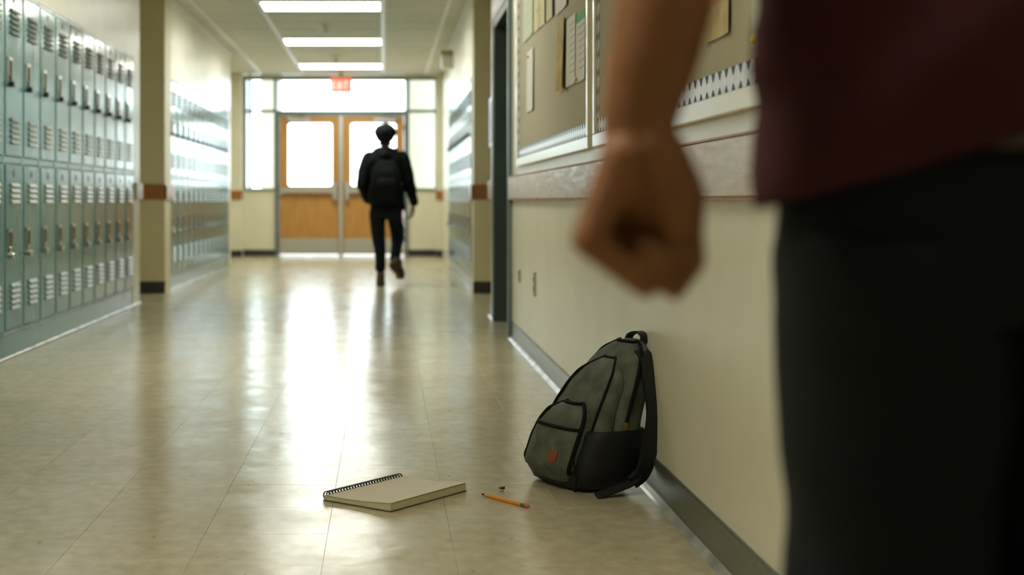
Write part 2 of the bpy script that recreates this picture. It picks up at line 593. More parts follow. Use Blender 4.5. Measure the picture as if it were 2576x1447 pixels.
for r in range(-28, 13):
    y = gy0 + r * 0.61
    for a, b in zip(gx[:-1], gx[1:]):
        if r < -1 and not (a == gx[2]): continue
        bx('cross_bar', a + 0.02, b - 0.02, y - 0.012, y + 0.012, CZ - 0.003, CZ + 0.03, M['grid'], ceil)
for n_, (xa, xb, ya, yb) in enumerate(((LX, LX + 0.03, 12.65, 18.1), (0.76, 0.79, 12.9, 17.7), (LX, LX + 0.03, Y0, 11.4), (RX - 0.03, RX, Y0, 10.2))):
    struct('trim_ceiling_edge', xa, xb, ya, yb, CZ - 0.03, CZ, M['grid'])

# baseboards with shiny toe strip
def baseboard(name, x0, x1, y0, y1, h, m):
    return struct(name, x0, x1, y0, y1, 0, h, m, 0.003)
def cove(name, y0, y1):
    bm = bmesh.new()
    prof = [(RX, 0.105), (RX - 0.005, 0.105), (RX - 0.007, 0.10), (RX - 0.008, 0.022), (RX - 0.011, 0.012), (RX - 0.017, 0.005), (RX - 0.022, 0.0), (RX, 0.0)]
    loft(bm, [[Vector((x, y0, z)) for x, z in prof], [Vector((x, y1, z)) for x, z in prof]])
    bmesh.ops.recalc_face_normals(bm, faces=bm.faces)
    o = obj(name, bm, M['base_rubber']); o['kind'] = 'structure'
    bm = bmesh.new()
    prof = [(RX - 0.009, 0.017), (RX - 0.0125, 0.0135), (RX - 0.019, 0.006), (RX - 0.026, 0.0005), (RX - 0.02, 0.0)]
    loft(bm, [[Vector((x, y0, z)) for x, z in prof], [Vector((x, y1, z)) for x, z in prof]])
    bmesh.ops.recalc_face_normals(bm, faces=bm.faces)
    obj('toe_strip', bm, M['strip'], o)
cove('baseboard_right', Y0, D0 - 0.06)
cove('baseboard_right_sign_pier', D1 + 0.05, 10.2)
baseboard('baseboard_left', LX, LX + 0.008, Y0, LB0, 0.105, M['base_rubber'])
baseboard('baseboard_left_pier', -2.6, -1.95, 12.632, 12.64, 0.105, M['base_dark'])
baseboard('baseboard_right_pier', 0.785, 1.05, 12.632, 12.64, 0.105, M['base_dark'])
baseboard('baseboard_end_left', -2.088, ex(694), EY - 0.008, EY, 0.095, M['base_dark'])
baseboard('baseboard_end_right', ex(1025), 0.757, EY - 0.008, EY, 0.095, M['base_dark'])
baseboard('baseboard_left_pilaster', -2.3, -2.08, 20.742, 20.75, 0.095, M['base_dark'])
baseboard('baseboard_right_pilaster', 0.75, 0.845, 20.742, 20.75, 0.095, M['base_dark'])

# chair rails
def rail(name, x0, x1, y0, y1, m, edge=None):
    o = struct(name, x0, x1, y0, y1, 0.835, 0.965, m, 0.004)
    if edge:
        bx('rail_edge', x0 - 0.001, x1, y0, y1, 0.965, 0.970, M['rail_wood'], o)
        bx('rail_edge', x0 - 0.001, x1, y0, y1, 0.829, 0.835, M['rail_wood'], o)
    return o
rail('trim_rail_right', RX - 0.024, RX, Y0, D0 - 0.06, M['rail_worn_sheen'], True)
rail('trim_rail_sign_pier', RX - 0.024, RX, D1 + 0.06, 10.224, M['rail_worn_sheen'])
rail('trim_rail_right_pier', 0.768, 1.05, 12.616, 12.64, M['rail_wood'])
rail('trim_rail_right_pier_side', 0.766, 0.79, 12.616, R2A, M['rail_worn_sheen'])
rail('trim_rail_left_pier', -2.6, -1.934, 12.616, 12.64, M['rail_wood'])
rail('trim_rail_left_pier_side', -1.956, -1.932, 12.616, L2A, M['rail_worn_sheen'])
rail('trim_rail_locker_end', LX, LX + 0.024, LB1 + 0.04, 11.424, M['rail_worn_sheen'])
rail('trim_rail_left_pilaster', -2.3, -2.075, 20.726, 20.75, M['rail_wood'])
rail('trim_rail_right_pilaster', 0.745, 0.845, 20.726, 20.75, M['rail_wood'])

# ------------------------------------------------------------------ entrance glazing and doors
FY0, FY1 = EY - 0.04, EY + 0.06
def glazed(name, xa, xb, za, zb, fw=0.022):
    bm = bmesh.new()
    box(bm, xa, xb, FY0, FY1, zb - fw, zb)
    box(bm, xa, xb, FY0, FY1, za, za + fw)
    box(bm, xa, xa + fw, FY0, FY1, za + fw, zb - fw)
    box(bm, xb - fw, xb, FY0, FY1, za + fw, zb - fw)
    o = obj(name, bm, M['metal_frame']); o['kind'] = 'structure'
    bx('pane', xa + fw, xb - fw, EY + 0.008, EY + 0.014, za + fw, zb - fw, M['glass'], o)
    return o
xl0, xl1, xd0, xd1, xr0, xr1 = ex(617), ex(693), ex(703), ex(1016), ex(1026), ex(1098)
zt, zm, zb_ = ez(198), ez(280), ez(477)
glazed('window_1', xl0, xl1, zb_, zm)
glazed('window_2', xl0, xl1, zm, zt)
glazed('window_3', xl1 + 0.0, xr0, ez(283), zt, 0.026)
glazed('window_4', xr0, xr1, zb_, zm)
glazed('window_5', xr0, xr1, zm, zt)
struct('trim_door_jamb', xl1, xd0, FY0, FY1, 0, ez(283), M['metal_frame'])
struct('trim_door_jamb_right', xd1, xr0, FY0, FY1, 0, ez(283), M['metal_frame'])
struct('trim_door_head', xd0, xd1, FY0, FY1, ez(291), ez(283), M['metal_frame'])
struct('trim_door_mullion', ex(853), ex(863), FY0 - 0.03, FY1, 0.0, ez(291), M['aluminium'], 0.004)
struct('trim_door_threshold', xd0, xd1, EY - 0.08, EY + 0.1, 0, 0.012, M['aluminium'])

def rounded_rect(x0, x1, z0, z1, r, n=5):
    out = []
    for cx, cz, a in ((x1 - r, z1 - r, 0), (x0 + r, z1 - r, PI / 2), (x0 + r, z0 + r, PI), (x1 - r, z0 + r, 1.5 * PI)):
        for k in range(n):
            t = a + PI / 2 * k / (n - 1)
            out.append((cx + r * math.cos(t), cz + r * math.sin(t)))
    return out

def entrance_door(name, xa, xb, wx0, wx1, latch_right):
    ya, yb = EY - 0.005, EY + 0.04
    z0, z1 = 0.03, ez(291) - 0.004
    wz0, wz1 = ez(468), ez(310)
    bm = bmesh.new()
    hole = rounded_rect(wx0, wx1, wz0, wz1, 0.035)
    n = len(hole)
    def outer(x, z):
        cx, cz = (wx0 + wx1) / 2, (wz0 + wz1) / 2
        dx, dz = x - cx, z - cz
        s = min(((xb - cx) if dx > 0 else (xa - cx)) / dx if abs(dx) > 1e-6 else 1e9,
                ((z1 - cz) if dz > 0 else (z0 - cz)) / dz if abs(dz) > 1e-6 else 1e9)
        return cx + dx * s, cz + dz * s
    # leaf = four rails around a rounded opening
    box(bm, xa, xb, ya, yb, z0, wz0 - 0.0)
    box(bm, xa, xb, ya, yb, wz1, z1)
    box(bm, xa, wx0, ya, yb, wz0, wz1)
    box(bm, wx1, xb, ya, yb, wz0, wz1)
    # corner fillets
    for (cx, cz, sx, sz) in ((wx0, wz0, 1, 1), (wx1, wz0, -1, 1), (wx0, wz1, 1, -1), (wx1, wz1, -1, -1)):
        r = 0.035
        arc = [(cx + sx * r - sx * r * math.cos(t), cz + sz * r - sz * r * math.sin(t)) for t in [PI / 2 * k / 5 for k in range(6)]]
        pts = [(cx, cz)] + arc
        a = [bm.verts.new((x, ya, z)) for x, z in pts]
        b = [bm.verts.new((x, yb, z)) for x, z in pts]
        bm.faces.new(a); bm.faces.new(list(reversed(b)))
        for k in range(len(pts)):
            q = (k + 1) % len(pts)
            bm.faces.new((a[k], b[k], b[q], a[q]))
    bmesh.ops.recalc_face_normals(bm, faces=bm.faces)
    d = obj(name, bm, M['oak']); d['kind'] = 'structure'
    bx('pane', wx0, wx1, EY + 0.014, EY + 0.02, wz0, wz1, M['glass'], d)
    bx('kick_plate', xa + 0.015, xb - 0.015, ya - 0.003, ya, 0.045, ez(600), M['steel'], d, 0.001)
    bm = bmesh.new()
    s = 1 if latch_right else -1
    hx = xb - 0.06 if latch_right else xa + 0.06
    tx = xa + 0.05 if latch_right else xb - 0.05
    box(bm, min(hx, tx), max(hx, tx), ya - 0.075, ya - 0.035, ez(486), ez(473), 0, 0.006)
    box(bm, min(tx, tx - s * 0.04), max(tx, tx - s * 0.04), ya - 0.08, ya, ez(489), ez(471), 0, 0.005)
    obj('panic_bar', bm, M['steel'], d)
    bm = bmesh.new()
    box(bm, hx - 0.032, hx + 0.032, ya - 0.085, ya, ez(503), ez(460), 0, 0.008)
    box(bm, hx - 0.02, hx + 0.02, ya - 0.095, ya - 0.085, ez(496), ez(468), 0, 0.004)
    obj('latch_housing', bm, M['aluminium'], d)
    cx0 = ex(723) if latch_right else ex(940)
    bm = bmesh.new()
    box(bm, cx0, cx0 + 0.33, ya - 0.065, ya, ez(306), ez(296), 0, 0.006)
    tube(bm, [(cx0 + 0.1, ya - 0.04, ez(296)), (cx0 + 0.1, ya - 0.04, ez(293)), (cx0 + 0.33, ya - 0.2, ez(292.5)), (cx0 + 0.1, ya - 0.03, ez(290))], 0.009)
    obj('door_closer', bm, M['aluminium'], d)
    for zz in (0.25, 1.05, 1.9):
        xx = xa if latch_right else xb
        bm = bmesh.new(); tube(bm, [(xx, ya - 0.006, zz - 0.05), (xx, ya - 0.006, zz + 0.05)], 0.009)
        obj('hinge', bm, M['steel'], d)
    return d
entrance_door('door_1', xd0 + 0.003, ex(853), ex(725), ex(835), True)
entrance_door('door_2', ex(863), xd1 - 0.003, ex(883), ex(996), False)

# classroom door in the right wall
dl = struct('door_3', 0.905, 0.95, D0 + 0.05, D1 - 0.05, 0.01, DH - 0.05, M['door_green'], 0.003)
bm = bmesh.new()
tube(bm, [(0.905, D0 + 0.12, 0.95), (0.86, D0 + 0.12, 0.95)], 0.012)
ball(bm, (0.845, D0 + 0.12, 0.95), 0.027)
tube(bm, [(0.906, D0 + 0.12, 0.95), (0.9, D0 + 0.12, 0.95)], 0.035, 16)
obj('door_knob', bm, M['chrome'], dl, True)
bm = bmesh.new()
box(bm, 0.745, 0.93, D1 - 0.055, D1 + 0.0, 0, DH)      # far jamb
box(bm, 0.745, 0.93, D0, D0 + 0.055, 0, DH)            # near jamb
box(bm, 0.745, 0.93, D0 + 0.055, D1 - 0.055, DH - 0.055, DH)
o = obj('trim_classroom_door_frame', bm, M['dark_frame']); o['kind'] = 'structure'
bm = bmesh.new()
box(bm, 0.738, 0.763, D0 - 0.055, D0, 0, DH + 0.055, 0, 0.003)
box(bm, 0.738, 0.763, D1, D1 + 0.05, 0, DH + 0.055, 0, 0.003)
box(bm, 0.738, 0.763, D0, D1, DH, DH + 0.055, 0, 0.003)
obj('casing', bm, M['metal_frame'], o)

# outside: paving and pale walls of the entrance court
struct('ground', -30, 30, EY + 0.2, 70, -0.2, -0.02, M['concrete'])
struct('wall_court_right', 0.33, 1.5, 22.2, 23.8, -0.02, 3.05, M['stucco'])
struct('wall_court_left', -1.95, -1.72, 22.4, 23.8, -0.02, 3.05, M['stucco'])
struct('wall_court_post', -2.16, -2.10, 22.4, 22.5, -0.02, 3.05, M['metal_frame'])
struct('roof_added_shade', -3.2, 1.6, EY + 0.2, 23.8, 3.05, 3.2, M['concrete'])  # unseen roof, added to shade the court walls

# ------------------------------------------------------------------ ceiling lights
def ceiling_light(y, lit, label):
    t = empty('ceiling_light', (-0.605, y, CZ))
    tag(t, label, 'light', 'fluorescent ceiling panels')
    bm = bmesh.new()
    w, d = 0.575, 0.295
    box(bm, -w, w, -d, -d + 0.02, -0.008, 0.045); box(bm, -w, w, d - 0.02, d, -0.008, 0.045)
    box(bm, -w, -w + 0.02, -d + 0.02, d - 0.02, -0.008, 0.045); box(bm, w - 0.02, w, -d + 0.02, d - 0.02, -0.008, 0.045)
    obj('frame', bm, M['grid'], t)
    bm = bmesh.new(); box(bm, -w + 0.02, w - 0.02, -d + 0.02, d - 0.02, -0.006, 0.008, 0, 0.003)
    obj('diffuser', bm, M['lamp'] if lit else M['lamp_off'], t)
for r, lb in ((0, 'glowing ceiling panel cut by the top edge, nearest of three'), (5, 'glowing ceiling panel between the two sprinklers, middle of three'), (10, 'glowing ceiling panel just before the exit sign, farthest of three')):
    ceiling_light(gy0 + (r + 0.5) * 0.61, True, lb)

for r in (-10, -20):   # unseen panels above the frame, lit to brighten the near corridor
    y = gy0 + (r + 0.5) * 0.61
    bx('unseen_lamp_panel', -0.605 - 0.555, -0.605 + 0.555, y - 0.275, y + 0.275, CZ - 0.006, CZ + 0.008, M['lamp'], ceil)
for r in (-5, -15, -25):
    y = gy0 + (r + 0.5) * 0.61
    bx('unseen_lamp_panel', -0.605 - 0.555, -0.605 + 0.555, y - 0.275, y + 0.275, CZ - 0.006, CZ + 0.008, M['lamp_off'], ceil)
def sprinkler(px, py, label):
    y = F * (CZ - H) / (VY - py)
    x = (px - VX) * y / F
    t = empty('sprinkler_head', (x, y, CZ))
    tag(t, label, 'sprinkler', 'ceiling sprinklers')
    bm = bmesh.new(); tube(bm, [(0, 0, 0), (0, 0, -0.012), (0, 0, -0.02)], [0.055, 0.05, 0.025], 16); obj('escutcheon', bm, M['white'], t, True)
    bm = bmesh.new(); tube(bm, [(0, 0, -0.02), (0, 0, -0.055)], 0.012)
    for s in (-1, 1): tube(bm, [(0, 0, -0.03), (s * 0.018, 0, -0.05), (0, 0, -0.075)], 0.005, 6)
    obj('stem', bm, M['steel'], t, True)
    bm = bmesh.new(); tube(bm, [(0, 0, -0.075), (0, 0, -0.08)], 0.032, 14); obj('deflector', bm, M['base_dark'], t)
sprinkler(820, 62, 'ceiling sprinkler behind the nearest lit panel, larger of two')
sprinkler(845, 141, 'ceiling sprinkler before the farthest lit panel, smaller of two')

# exit sign
t = empty('exit_sign', (ex(858) * 20.6 / EY, 20.6, 0))
tag(t, 'red exit sign hanging under the ceiling before the transom window', 'sign')
za, zb2 = H + (VY - 233) * 20.6 / F, H + (VY - 196) * 20.6 / F
bm = bmesh.new(); box(bm, -0.155, 0.155, 0, 0.05, za, zb2, 0, 0.006); obj('housing', bm, M['exit_red'], t)
bm = bmesh.new(); box(bm, -0.165, 0.165, -0.006, 0.056, zb2, zb2 + 0.022, 0, 0.003); box(bm, -0.03, 0.03, 0.01, 0.04, zb2 + 0.02, CZ)
obj('canopy', bm, M['beige'], t)
bm = bmesh.new()
lh, lw = 0.125, 0.044
zc = (za + zb2) / 2 - lh / 2
st = 0.013
def bar(x0, z0, x1, z1):
    d = Vector((x1 - x0, 0, z1 - z0)); nn = Vector((-d.z, 0, d.x)).normalized() * st / 2
    a, b = Vector((x0, 0, z0)), Vector((x1, 0, z1))
    f = [bm.verts.new(p + Vector((0, -0.004, 0))) for p in (a + nn, b + nn, b - nn, a - nn)]
    k = [bm.verts.new(p + Vector((0, 0.001, 0))) for p in (a + nn, b + nn, b - nn, a - nn)]
    bm.faces.new(f); bm.faces.new(list(reversed(k)))
    for i in range(4): bm.faces.new((f[i], k[i], k[(i + 1) % 4], f[(i + 1) % 4]))
x = -0.118
bar(x, zc, x, zc + lh)
for q in (0.06, 0.5, 0.94): bar(x, zc + q * lh, x + lw, zc + q * lh)
x += 0.066
bar(x, zc, x + lw, zc + lh); bar(x, zc + lh, x + lw, zc)
x += 0.075
bar(x, zc, x, zc + lh)
x += 0.027
bar(x, zc + 0.94 * lh, x + lw + 0.012, zc + 0.94 * lh); bar(x + lw / 2 + 0.006, zc, x + lw / 2 + 0.006, zc + lh)
bmesh.ops.recalc_face_normals(bm, faces=bm.faces)
o = obj('lettering', bm, M['exit_white'], t); o['label'] = 'pale letters reading EXIT'

# emergency light / speaker on the right wall near the ceiling
t = empty('emergency_light', (0.79, 16.6, 0))
tag(t, 'small beige and white emergency light high on the right wall', 'light')
bx('lamp_housing', -0.13, 0, -0.12, 0.12, 2.36, 2.50, M['white'], t, 0.008)
bx('mounting_cap', -0.15, 0, -0.1, 0.1, 2.52, 2.57, M['beige'], t, 0.006)
bx('neck', -0.08, 0, -0.05, 0.05, 2.50, 2.52, M['beige'], t)

# ------------------------------------------------------------------ lockers
def make_locker(detail):
    """front at local x = 0 facing +x, width 0..LW along y"""
    t = empty('locker')
    bm = bmesh.new()
    box(bm, -0.40, -0.014, 0.0, LW, 0.125, LTOP - 0.002)
    obj('cabinet', bm, M['locker'], t)
    bm = bmesh.new()
    s = 0.017
    for a, b in ((0.0005, s), (LW - s, LW - 0.0005)): box(bm, -0.014, 0.004, a, b, 0.125, LTOP - 0.002, 0, 0.0015)
    for a, b in ((0.125, 0.148), (1.022, 1.056), (LTOP - 0.026, LTOP - 0.002)): box(bm, -0.014, 0.002, s, LW - s, a, b, 0, 0.0015)
    obj('face_frame', bm, M['locker_edge'], t)
    bx('plinth', -0.40, -0.004, 0.0005, LW - 0.0005, 0.0, 0.124, M['locker'], t)
    dz = {0: (1.060, LTOP - 0.030), 1: (0.152, 1.018)}
    # offsets inside a door measured from the photograph (world heights)
    spec = {0: dict(top=1.70, bot=1.125, hz=(1.43, 1.575), plate=1.885, ntop=5),
            1: dict(top=0.812, bot=0.255, hz=(0.535, 0.68), plate=0.968, ntop=4)}
    lw_ = 0.085
    bml = bmesh.new()
    prof = [(0.0, 0.021), (0.003, 0.019), (0.012, 0.003), (0.012, 0.0), (0.0, 0.0)]
    vr = loft(bml, [[Vector((x, -lw_, z)) for x, z in prof], [Vector((x, lw_, z)) for x, z in prof]])
    bmesh.ops.recalc_face_normals(bml, faces=bml.faces)
    for f in bml.faces:
        if f.normal.z < -0.9: f.material_index = 1
    lproto = None
    bmv = None
    for k in (0, 1):
        z0, z1 = dz[k]
        bm = bmesh.new()
        box(bm, -0.012, 0.007, 0.028, LW - 0.027, z0, z1, 0, 0.003)
        d = obj('door', bm, M['locker'], t)
        sp = spec[k]
        groups = [(sp['top'], sp['ntop']), (sp['bot'], 5)]
        if detail:
            for zb0, nn in groups:
                for q in range(nn):
                    if lproto is None:
                        o = lproto = obj('louver', bml, [M['louver'], M['dark']], d)
                        o.location = (0.007, 0.21, zb0 + q * 0.029)
                    else:
                        inst(lproto, 'louver', d, (0.007, 0.21, zb0 + q * 0.029))
        else:
            for zb0, nn in groups:
                b3 = bmesh.new()
                for q in range(nn):
                    loft(b3, [[Vector((0.007 + x, 0.21 + s_ * lw_, zb0 + q * 0.029 + z)) for x, z in prof] for s_ in (-1, 1)])
                bmesh.ops.recalc_face_normals(b3, faces=b3.faces)
                for f in b3.faces:
                    if f.normal.z < -0.9: f.material_index = 1
                obj('louver_vent', b3, [M['louver'], M['dark']], d)
        h0, h1 = sp['hz']
        yc = 0.104
        bm = bmesh.new()
        w = 0.041
        # recessed pan with raised chrome rim
        box(bm, 0.007, 0.0085, yc - w + 0.006, yc + w - 0.006, h0 + 0.006, h1 - 0.006, 1)
        for a in ((yc - w, yc - w + 0.007, h0, h1), (yc + w - 0.007, yc + w, h0, h1), (yc - w, yc + w, h0, h0 + 0.007), (yc - w, yc + w, h1 - 0.018, h1)):
            box(bm, 0.007, 0.014, a[0], a[1], a[2], a[3], 0)
        obj('handle_pan', bm, [M['chrome'], M['pan']], d)
        bm = bmesh.new()
        box(bm, 0.0085, 0.036, yc - 0.026, yc + 0.014, h0 - 0.012, h0 + 0.018, 0, 0.005)
        box(bm, 0.0085, 0.018, yc - 0.014, yc + 0.012, h0 + 0.018, h0 + 0.05, 0, 0.003)
        obj('latch', bm, M['base_dark'] if k == 0 else M['chrome'], d)
        bm = bmesh.new()
        rings = [[Vector((x, 0.19 + 0.014 * math.cos(a), sp['plate'] + 0.02 * math.sin(a))) for a in [2 * PI * q / 10 for q in range(10)]] for x in (0.007, 0.009)]
        loft(bm, rings); bmesh.ops.recalc_face_normals(bm, faces=bm.faces)
        obj('number_plate', bm, M['pan'], d)
    return t

ORD = ['first', 'second', 'third', 'fourth', 'fifth', 'sixth', 'seventh', 'eighth', 'ninth', 'tenth', 'eleventh', 'twelfth', 'thirteenth']
LA = make_locker(True)
for i in range(11):
    o = LA if i == 0 else copy_tree(LA)
    o.location = (LX, LB0 + i * LW, 0)
    lb = 'grey-green two-tier locker cut off by the left edge of the photo' if i == 0 else \
        'grey-green locker, %s full column from the left edge of the photo, near row' % ORD[i - 1] if i < 10 else \
        'grey-green locker at the far end of the near left row, touching the cream wall end'
    tag(o, lb, 'locker', 'near left row of lockers')
LB = make_locker(False)
for i in range(13):
    o = LB if i == 0 else copy_tree(LB)
    o.location = (LX, L2A + i * LW, 0)
    tag(o, 'pale shining locker, %s column beyond the left pier in the far left row' % ORD[i], 'locker', 'far left row of lockers')
for i in range(12):
    o = copy_tree(LB)
    o.location = (0.79, R2A + (i + 1) * LW, 0)
    o.rotation_euler = (0, 0, PI)
    tag(o, 'shining locker, %s column beyond the right pier in the right row' % ORD[i], 'locker', 'right row of lockers')
struct('trim_locker_toe_left', LX - 0.004, LX + 0.012, LB0, 11.4, 0, 0.014, M['strip'], 0.004)
struct('trim_locker_toe_far_left', LX - 0.004, LX + 0.012, L2A, 18.12, 0, 0.014, M['strip'], 0.004)
struct('trim_locker_toe_right', 0.778, 0.794, R2A, R2B, 0, 0.014, M['strip'], 0.004)

# ------------------------------------------------------------------ bulletin boards
def board(y0, y1, label, n_tri):
    t = empty('bulletin_board', (RX, (y0 + y1) / 2, 1.02))
    tag(t, label, 'bulletin board', 'framed bulletin boards on the right wall')
    z0, z1 = 1.018, 2.24
    o = lambda n, b, m: obj(n, b, m, t)
    inv = Matrix.Translation(-t.location)
    def fin(n, b, m):
        b.transform(inv); return obj(n, b, m, t)
    b = bmesh.new(); box(b, RX - 0.010, RX, y0 + 0.03, y1 - 0.03, z0 + 0.03, z1 - 0.03); fin('burlap_panel', b, M['cork'])
    for a in ((y0, y1, z0, z0 + 0.046), (y0, y1, z1 - 0.046, z1), (y0, y0 + 0.046, z0 + 0.046, z1 - 0.046), (y1 - 0.046, y1, z0 + 0.046, z1 - 0.046)):
        b = bmesh.new(); box(b, RX - 0.022, RX, *a, 0, 0.003); fin('frame_bar', b, M['board_frame'])
    # scalloped paper border: pale strips with navy triangles
    xs = RX - 0.012
    def strip(y_a, y_b, z_a, z_b, horizontal):
        b = bmesh.new()
        box(b, xs, xs + 0.0015, y_a, y_b, z_a, z_b, 0)
        L_ = (y_b - y_a) if horizontal else (z_b - z_a)
        n = int(L_ / 0.062)
        for k in range(n):
            c = (k + 0.5) / n * L_
            for side in (0, 1):
                if horizontal:
                    zz = (z_b, z_b - 0.019) if side == 0 else (z_a, z_a + 0.017)
                    pts = [(y_a + c - 0.016, zz[0]), (y_a + c + 0.016, zz[0]), (y_a + c, zz[1])]
                else:
                    yy = (y_b, y_b - 0.017) if side == 0 else (y_a, y_a + 0.017)
                    pts = [(yy[0], z_a + c - 0.016), (yy[0], z_a + c + 0.016), (yy[1], z_a + c)]
                f = [b.verts.new((xs - 0.001, p[0], p[1])) for p in pts]
                q = [b.verts.new((xs + 0.0002, p[0], p[1])) for p in pts]
                for face in ([f[0], f[1], f[2]], [q[2], q[1], q[0]], [f[0], q[0], q[1], f[1]], [f[1], q[1], q[2], f[2]], [f[2], q[2], q[0], f[0]]):
                    ff = b.faces.new(face); ff.material_index = 1
        bmesh.ops.recalc_face_normals(b, faces=b.faces)
        fin('paper_border', b, [M['border'], M['navy']])
    strip(y0 + 0.046, y1 - 0.046, z0 + 0.046, z0 + 0.100, True)
    strip(y0 + 0.046, y1 - 0.046, z1 - 0.10, z1 - 0.046, True)
    strip(y0 + 0.046, y0 + 0.1, z0 + 0.1, z1 - 0.1, False)
    strip(y1 - 0.1, y1 - 0.046, z0 + 0.1, z1 - 0.1, False)
    return t
board(5.20, 8.05, 'cream framed bulletin board nearest the classroom door', 40)
board(2.05, 5.08, 'cream framed bulletin board behind the standing man, nearer of two', 40)

def sheet(pa, pb, zlo, zhi, m, label, name='paper_notice', cat='paper', lines=0, line_m=None, band=None, edge=None, pin=None, curl=0.006):
    """sheet pinned on the board; pa, pb are picture columns of its far and near edge"""
    X = RX - 0.014
    ya, yb = X * F / (pa - VX), X * F / (pb - VX)   # far, near
    t = empty(name, (X, (ya + yb) / 2, zlo))
    tag(t, label, cat, 'papers pinned to the bulletin boards')
    inv = Matrix.Translation(-t.location)
    b = bmesh.new()
    n = 8
    def off(q, r): return -curl * (q - 0.5) ** 2 * 4 * (1 - 0.5 * r)
    fr = [[b.verts.new((X + off(q / n, r / 4) , yb + (ya - yb) * q / n, zlo + (zhi - zlo) * r / 4)) for q in range(n + 1)] for r in range(5)]
    bk = [[b.verts.new((v.co.x + 0.0008, v.co.y, v.co.z)) for v in row] for row in fr]
    for r in range(4):
        for q in range(n):
            b.faces.new((fr[r][q], fr[r][q + 1], fr[r + 1][q + 1], fr[r + 1][q]))
            b.faces.new((bk[r][q], bk[r + 1][q], bk[r + 1][q + 1], bk[r][q + 1]))
    for r in range(4):
        for q in (0, n): b.faces.new((fr[r][q], fr[r + 1][q], bk[r + 1][q], bk[r][q]))
    for q in range(n):
        for r in (0, 4): b.faces.new((fr[r][q], bk[r][q], bk[r][q + 1], fr[r][q + 1]))
    bmesh.ops.recalc_face_normals(b, faces=b.faces)
    b.transform(inv); obj('sheet', b, m, t)
    def patch(nm, q0, q1, za, zb, mm):
        b = bmesh.new()
        k = 6
        row = []
        for e in range(k + 1):
            q = q0 + (q1 - q0) * e / k
            y = yb + (ya - yb) * q
            col = []
            for z in (za, zb):
                r = (z - zlo) / (zhi - zlo)
                for dx in (-0.0010, 0.0003):
                    col.append(b.verts.new((X + off(q, r) + dx, y, z)))
            row.append(col)
        for c0, c1 in zip(row[:-1], row[1:]):
            b.faces.new((c0[0], c1[0], c1[2], c0[2])); b.faces.new((c0[1], c0[3], c1[3], c1[1]))
            b.faces.new((c0[0], c0[1], c1[1], c1[0])); b.faces.new((c0[2], c1[2], c1[3], c0[3]))
        for c0 in (row[0], row[-1]): b.faces.new((c0[0], c0[2], c0[3], c0[1]))
        bmesh.ops.recalc_face_normals(b, faces=b.faces)
        b.transform(inv); obj(nm, b, mm, t)
    hgt = zhi - zlo
    if lines:
        for k in range(lines):
            z = zhi - hgt * (0.12 + 0.8 * k / lines)
            patch('print_line', 0.12, random.uniform(0.6, 0.9), z, z + 0.004, line_m or M['ink'])
    if band: patch('header_band', 0.02, 0.98, zhi - 0.035, zhi - 0.002, band)
    if edge: patch('coloured_edge', 0.0, 0.16, zlo + 0.002, zhi - 0.002, edge)
    if pin:
        b = bmesh.new(); ball(b, (X - 0.008, pin[0] * (ya - yb) + yb, zlo + pin[1] * hgt), (0.006, 0.009, 0.009)); b.transform(inv)
        obj('push_pin', b, pin[2], t, True)
    return t
def zat(px, py): return H + (VY - py) / (px - VX) * (RX - 0.014)
sheet(1327, 1342, zat(1334, 279), zat(1334, 125), M['paper'], 'narrow white sheet alone at the lower far side of the far board', pin=(0.7, 0.9, M['yellow']))
sheet(1318, 1342, zat(1330, 95), zat(1330, -60), M['paper_green'], 'pale green sheet with gold lines, farthest in the upper row of the far board', lines=5, line_m=M['gold'])
sheet(1345, 1358, zat(1351, 76), zat(1351, -90), M['paper_cream'], 'cream sheet second from the door in the upper row', lines=4)
sheet(1359, 1374, zat(1366, 63), zat(1366, -110), M['paper_cream'], 'pale sheet with blue near edge, third in the upper row', edge=M['blue'])
sheet(1377, 1393, zat(1385, 46), zat(1385, -130), M['paper_cream'], 'yellowish sheet with navy near edge, fourth in the upper row', edge=M['blue'])
sheet(1401, 1428, zat(1414, 24), zat(1414, -150), M['paper'], 'white sheet with green foot, nearest in the upper row', lines=4, line_m=M['green'])
sheet(1409, 1425, zat(1417, 226), zat(1417, 48), M['paper_tan'], 'tan and orange curled sheet, farthest of the trio on the far board', edge=M['paper_orange'], curl=0.02, lines=6)
sheet(1427, 1449, zat(1438, 213), zat(1438, 40), M['paper'], 'white printed sheet in the middle of the trio on the far board', lines=8)
sheet(1451, 1474, zat(1462, 203), zat(1462, 28), M['paper'], 'white sheet with green header, nearest of the trio on the far board', band=M['green'], lines=8, pin=(0.9, 0.05, M['yellow']))
sheet(1531, 1600, zat(1565, 172), zat(1565, 118), M['paper_orange'], 'orange card mostly hidden behind the forearm of the standing man')
sheet(1779, 1838, zat(1808, 95), zat(1808, -170), M['paper_tan'], 'tan picture card right of the forearm on the near board', name='picture_card', cat='card', lines=3, line_m=M['paper_orange'], pin=(0.5, 0.94, M['yellow']))
sheet(1896, 2010, zat(1950, 98), zat(1950, -150), M['paper_green'], 'pale green printed sheet beside the maroon shirt on the near board', lines=9, pin=(0.93, 0.08, M['yellow']))

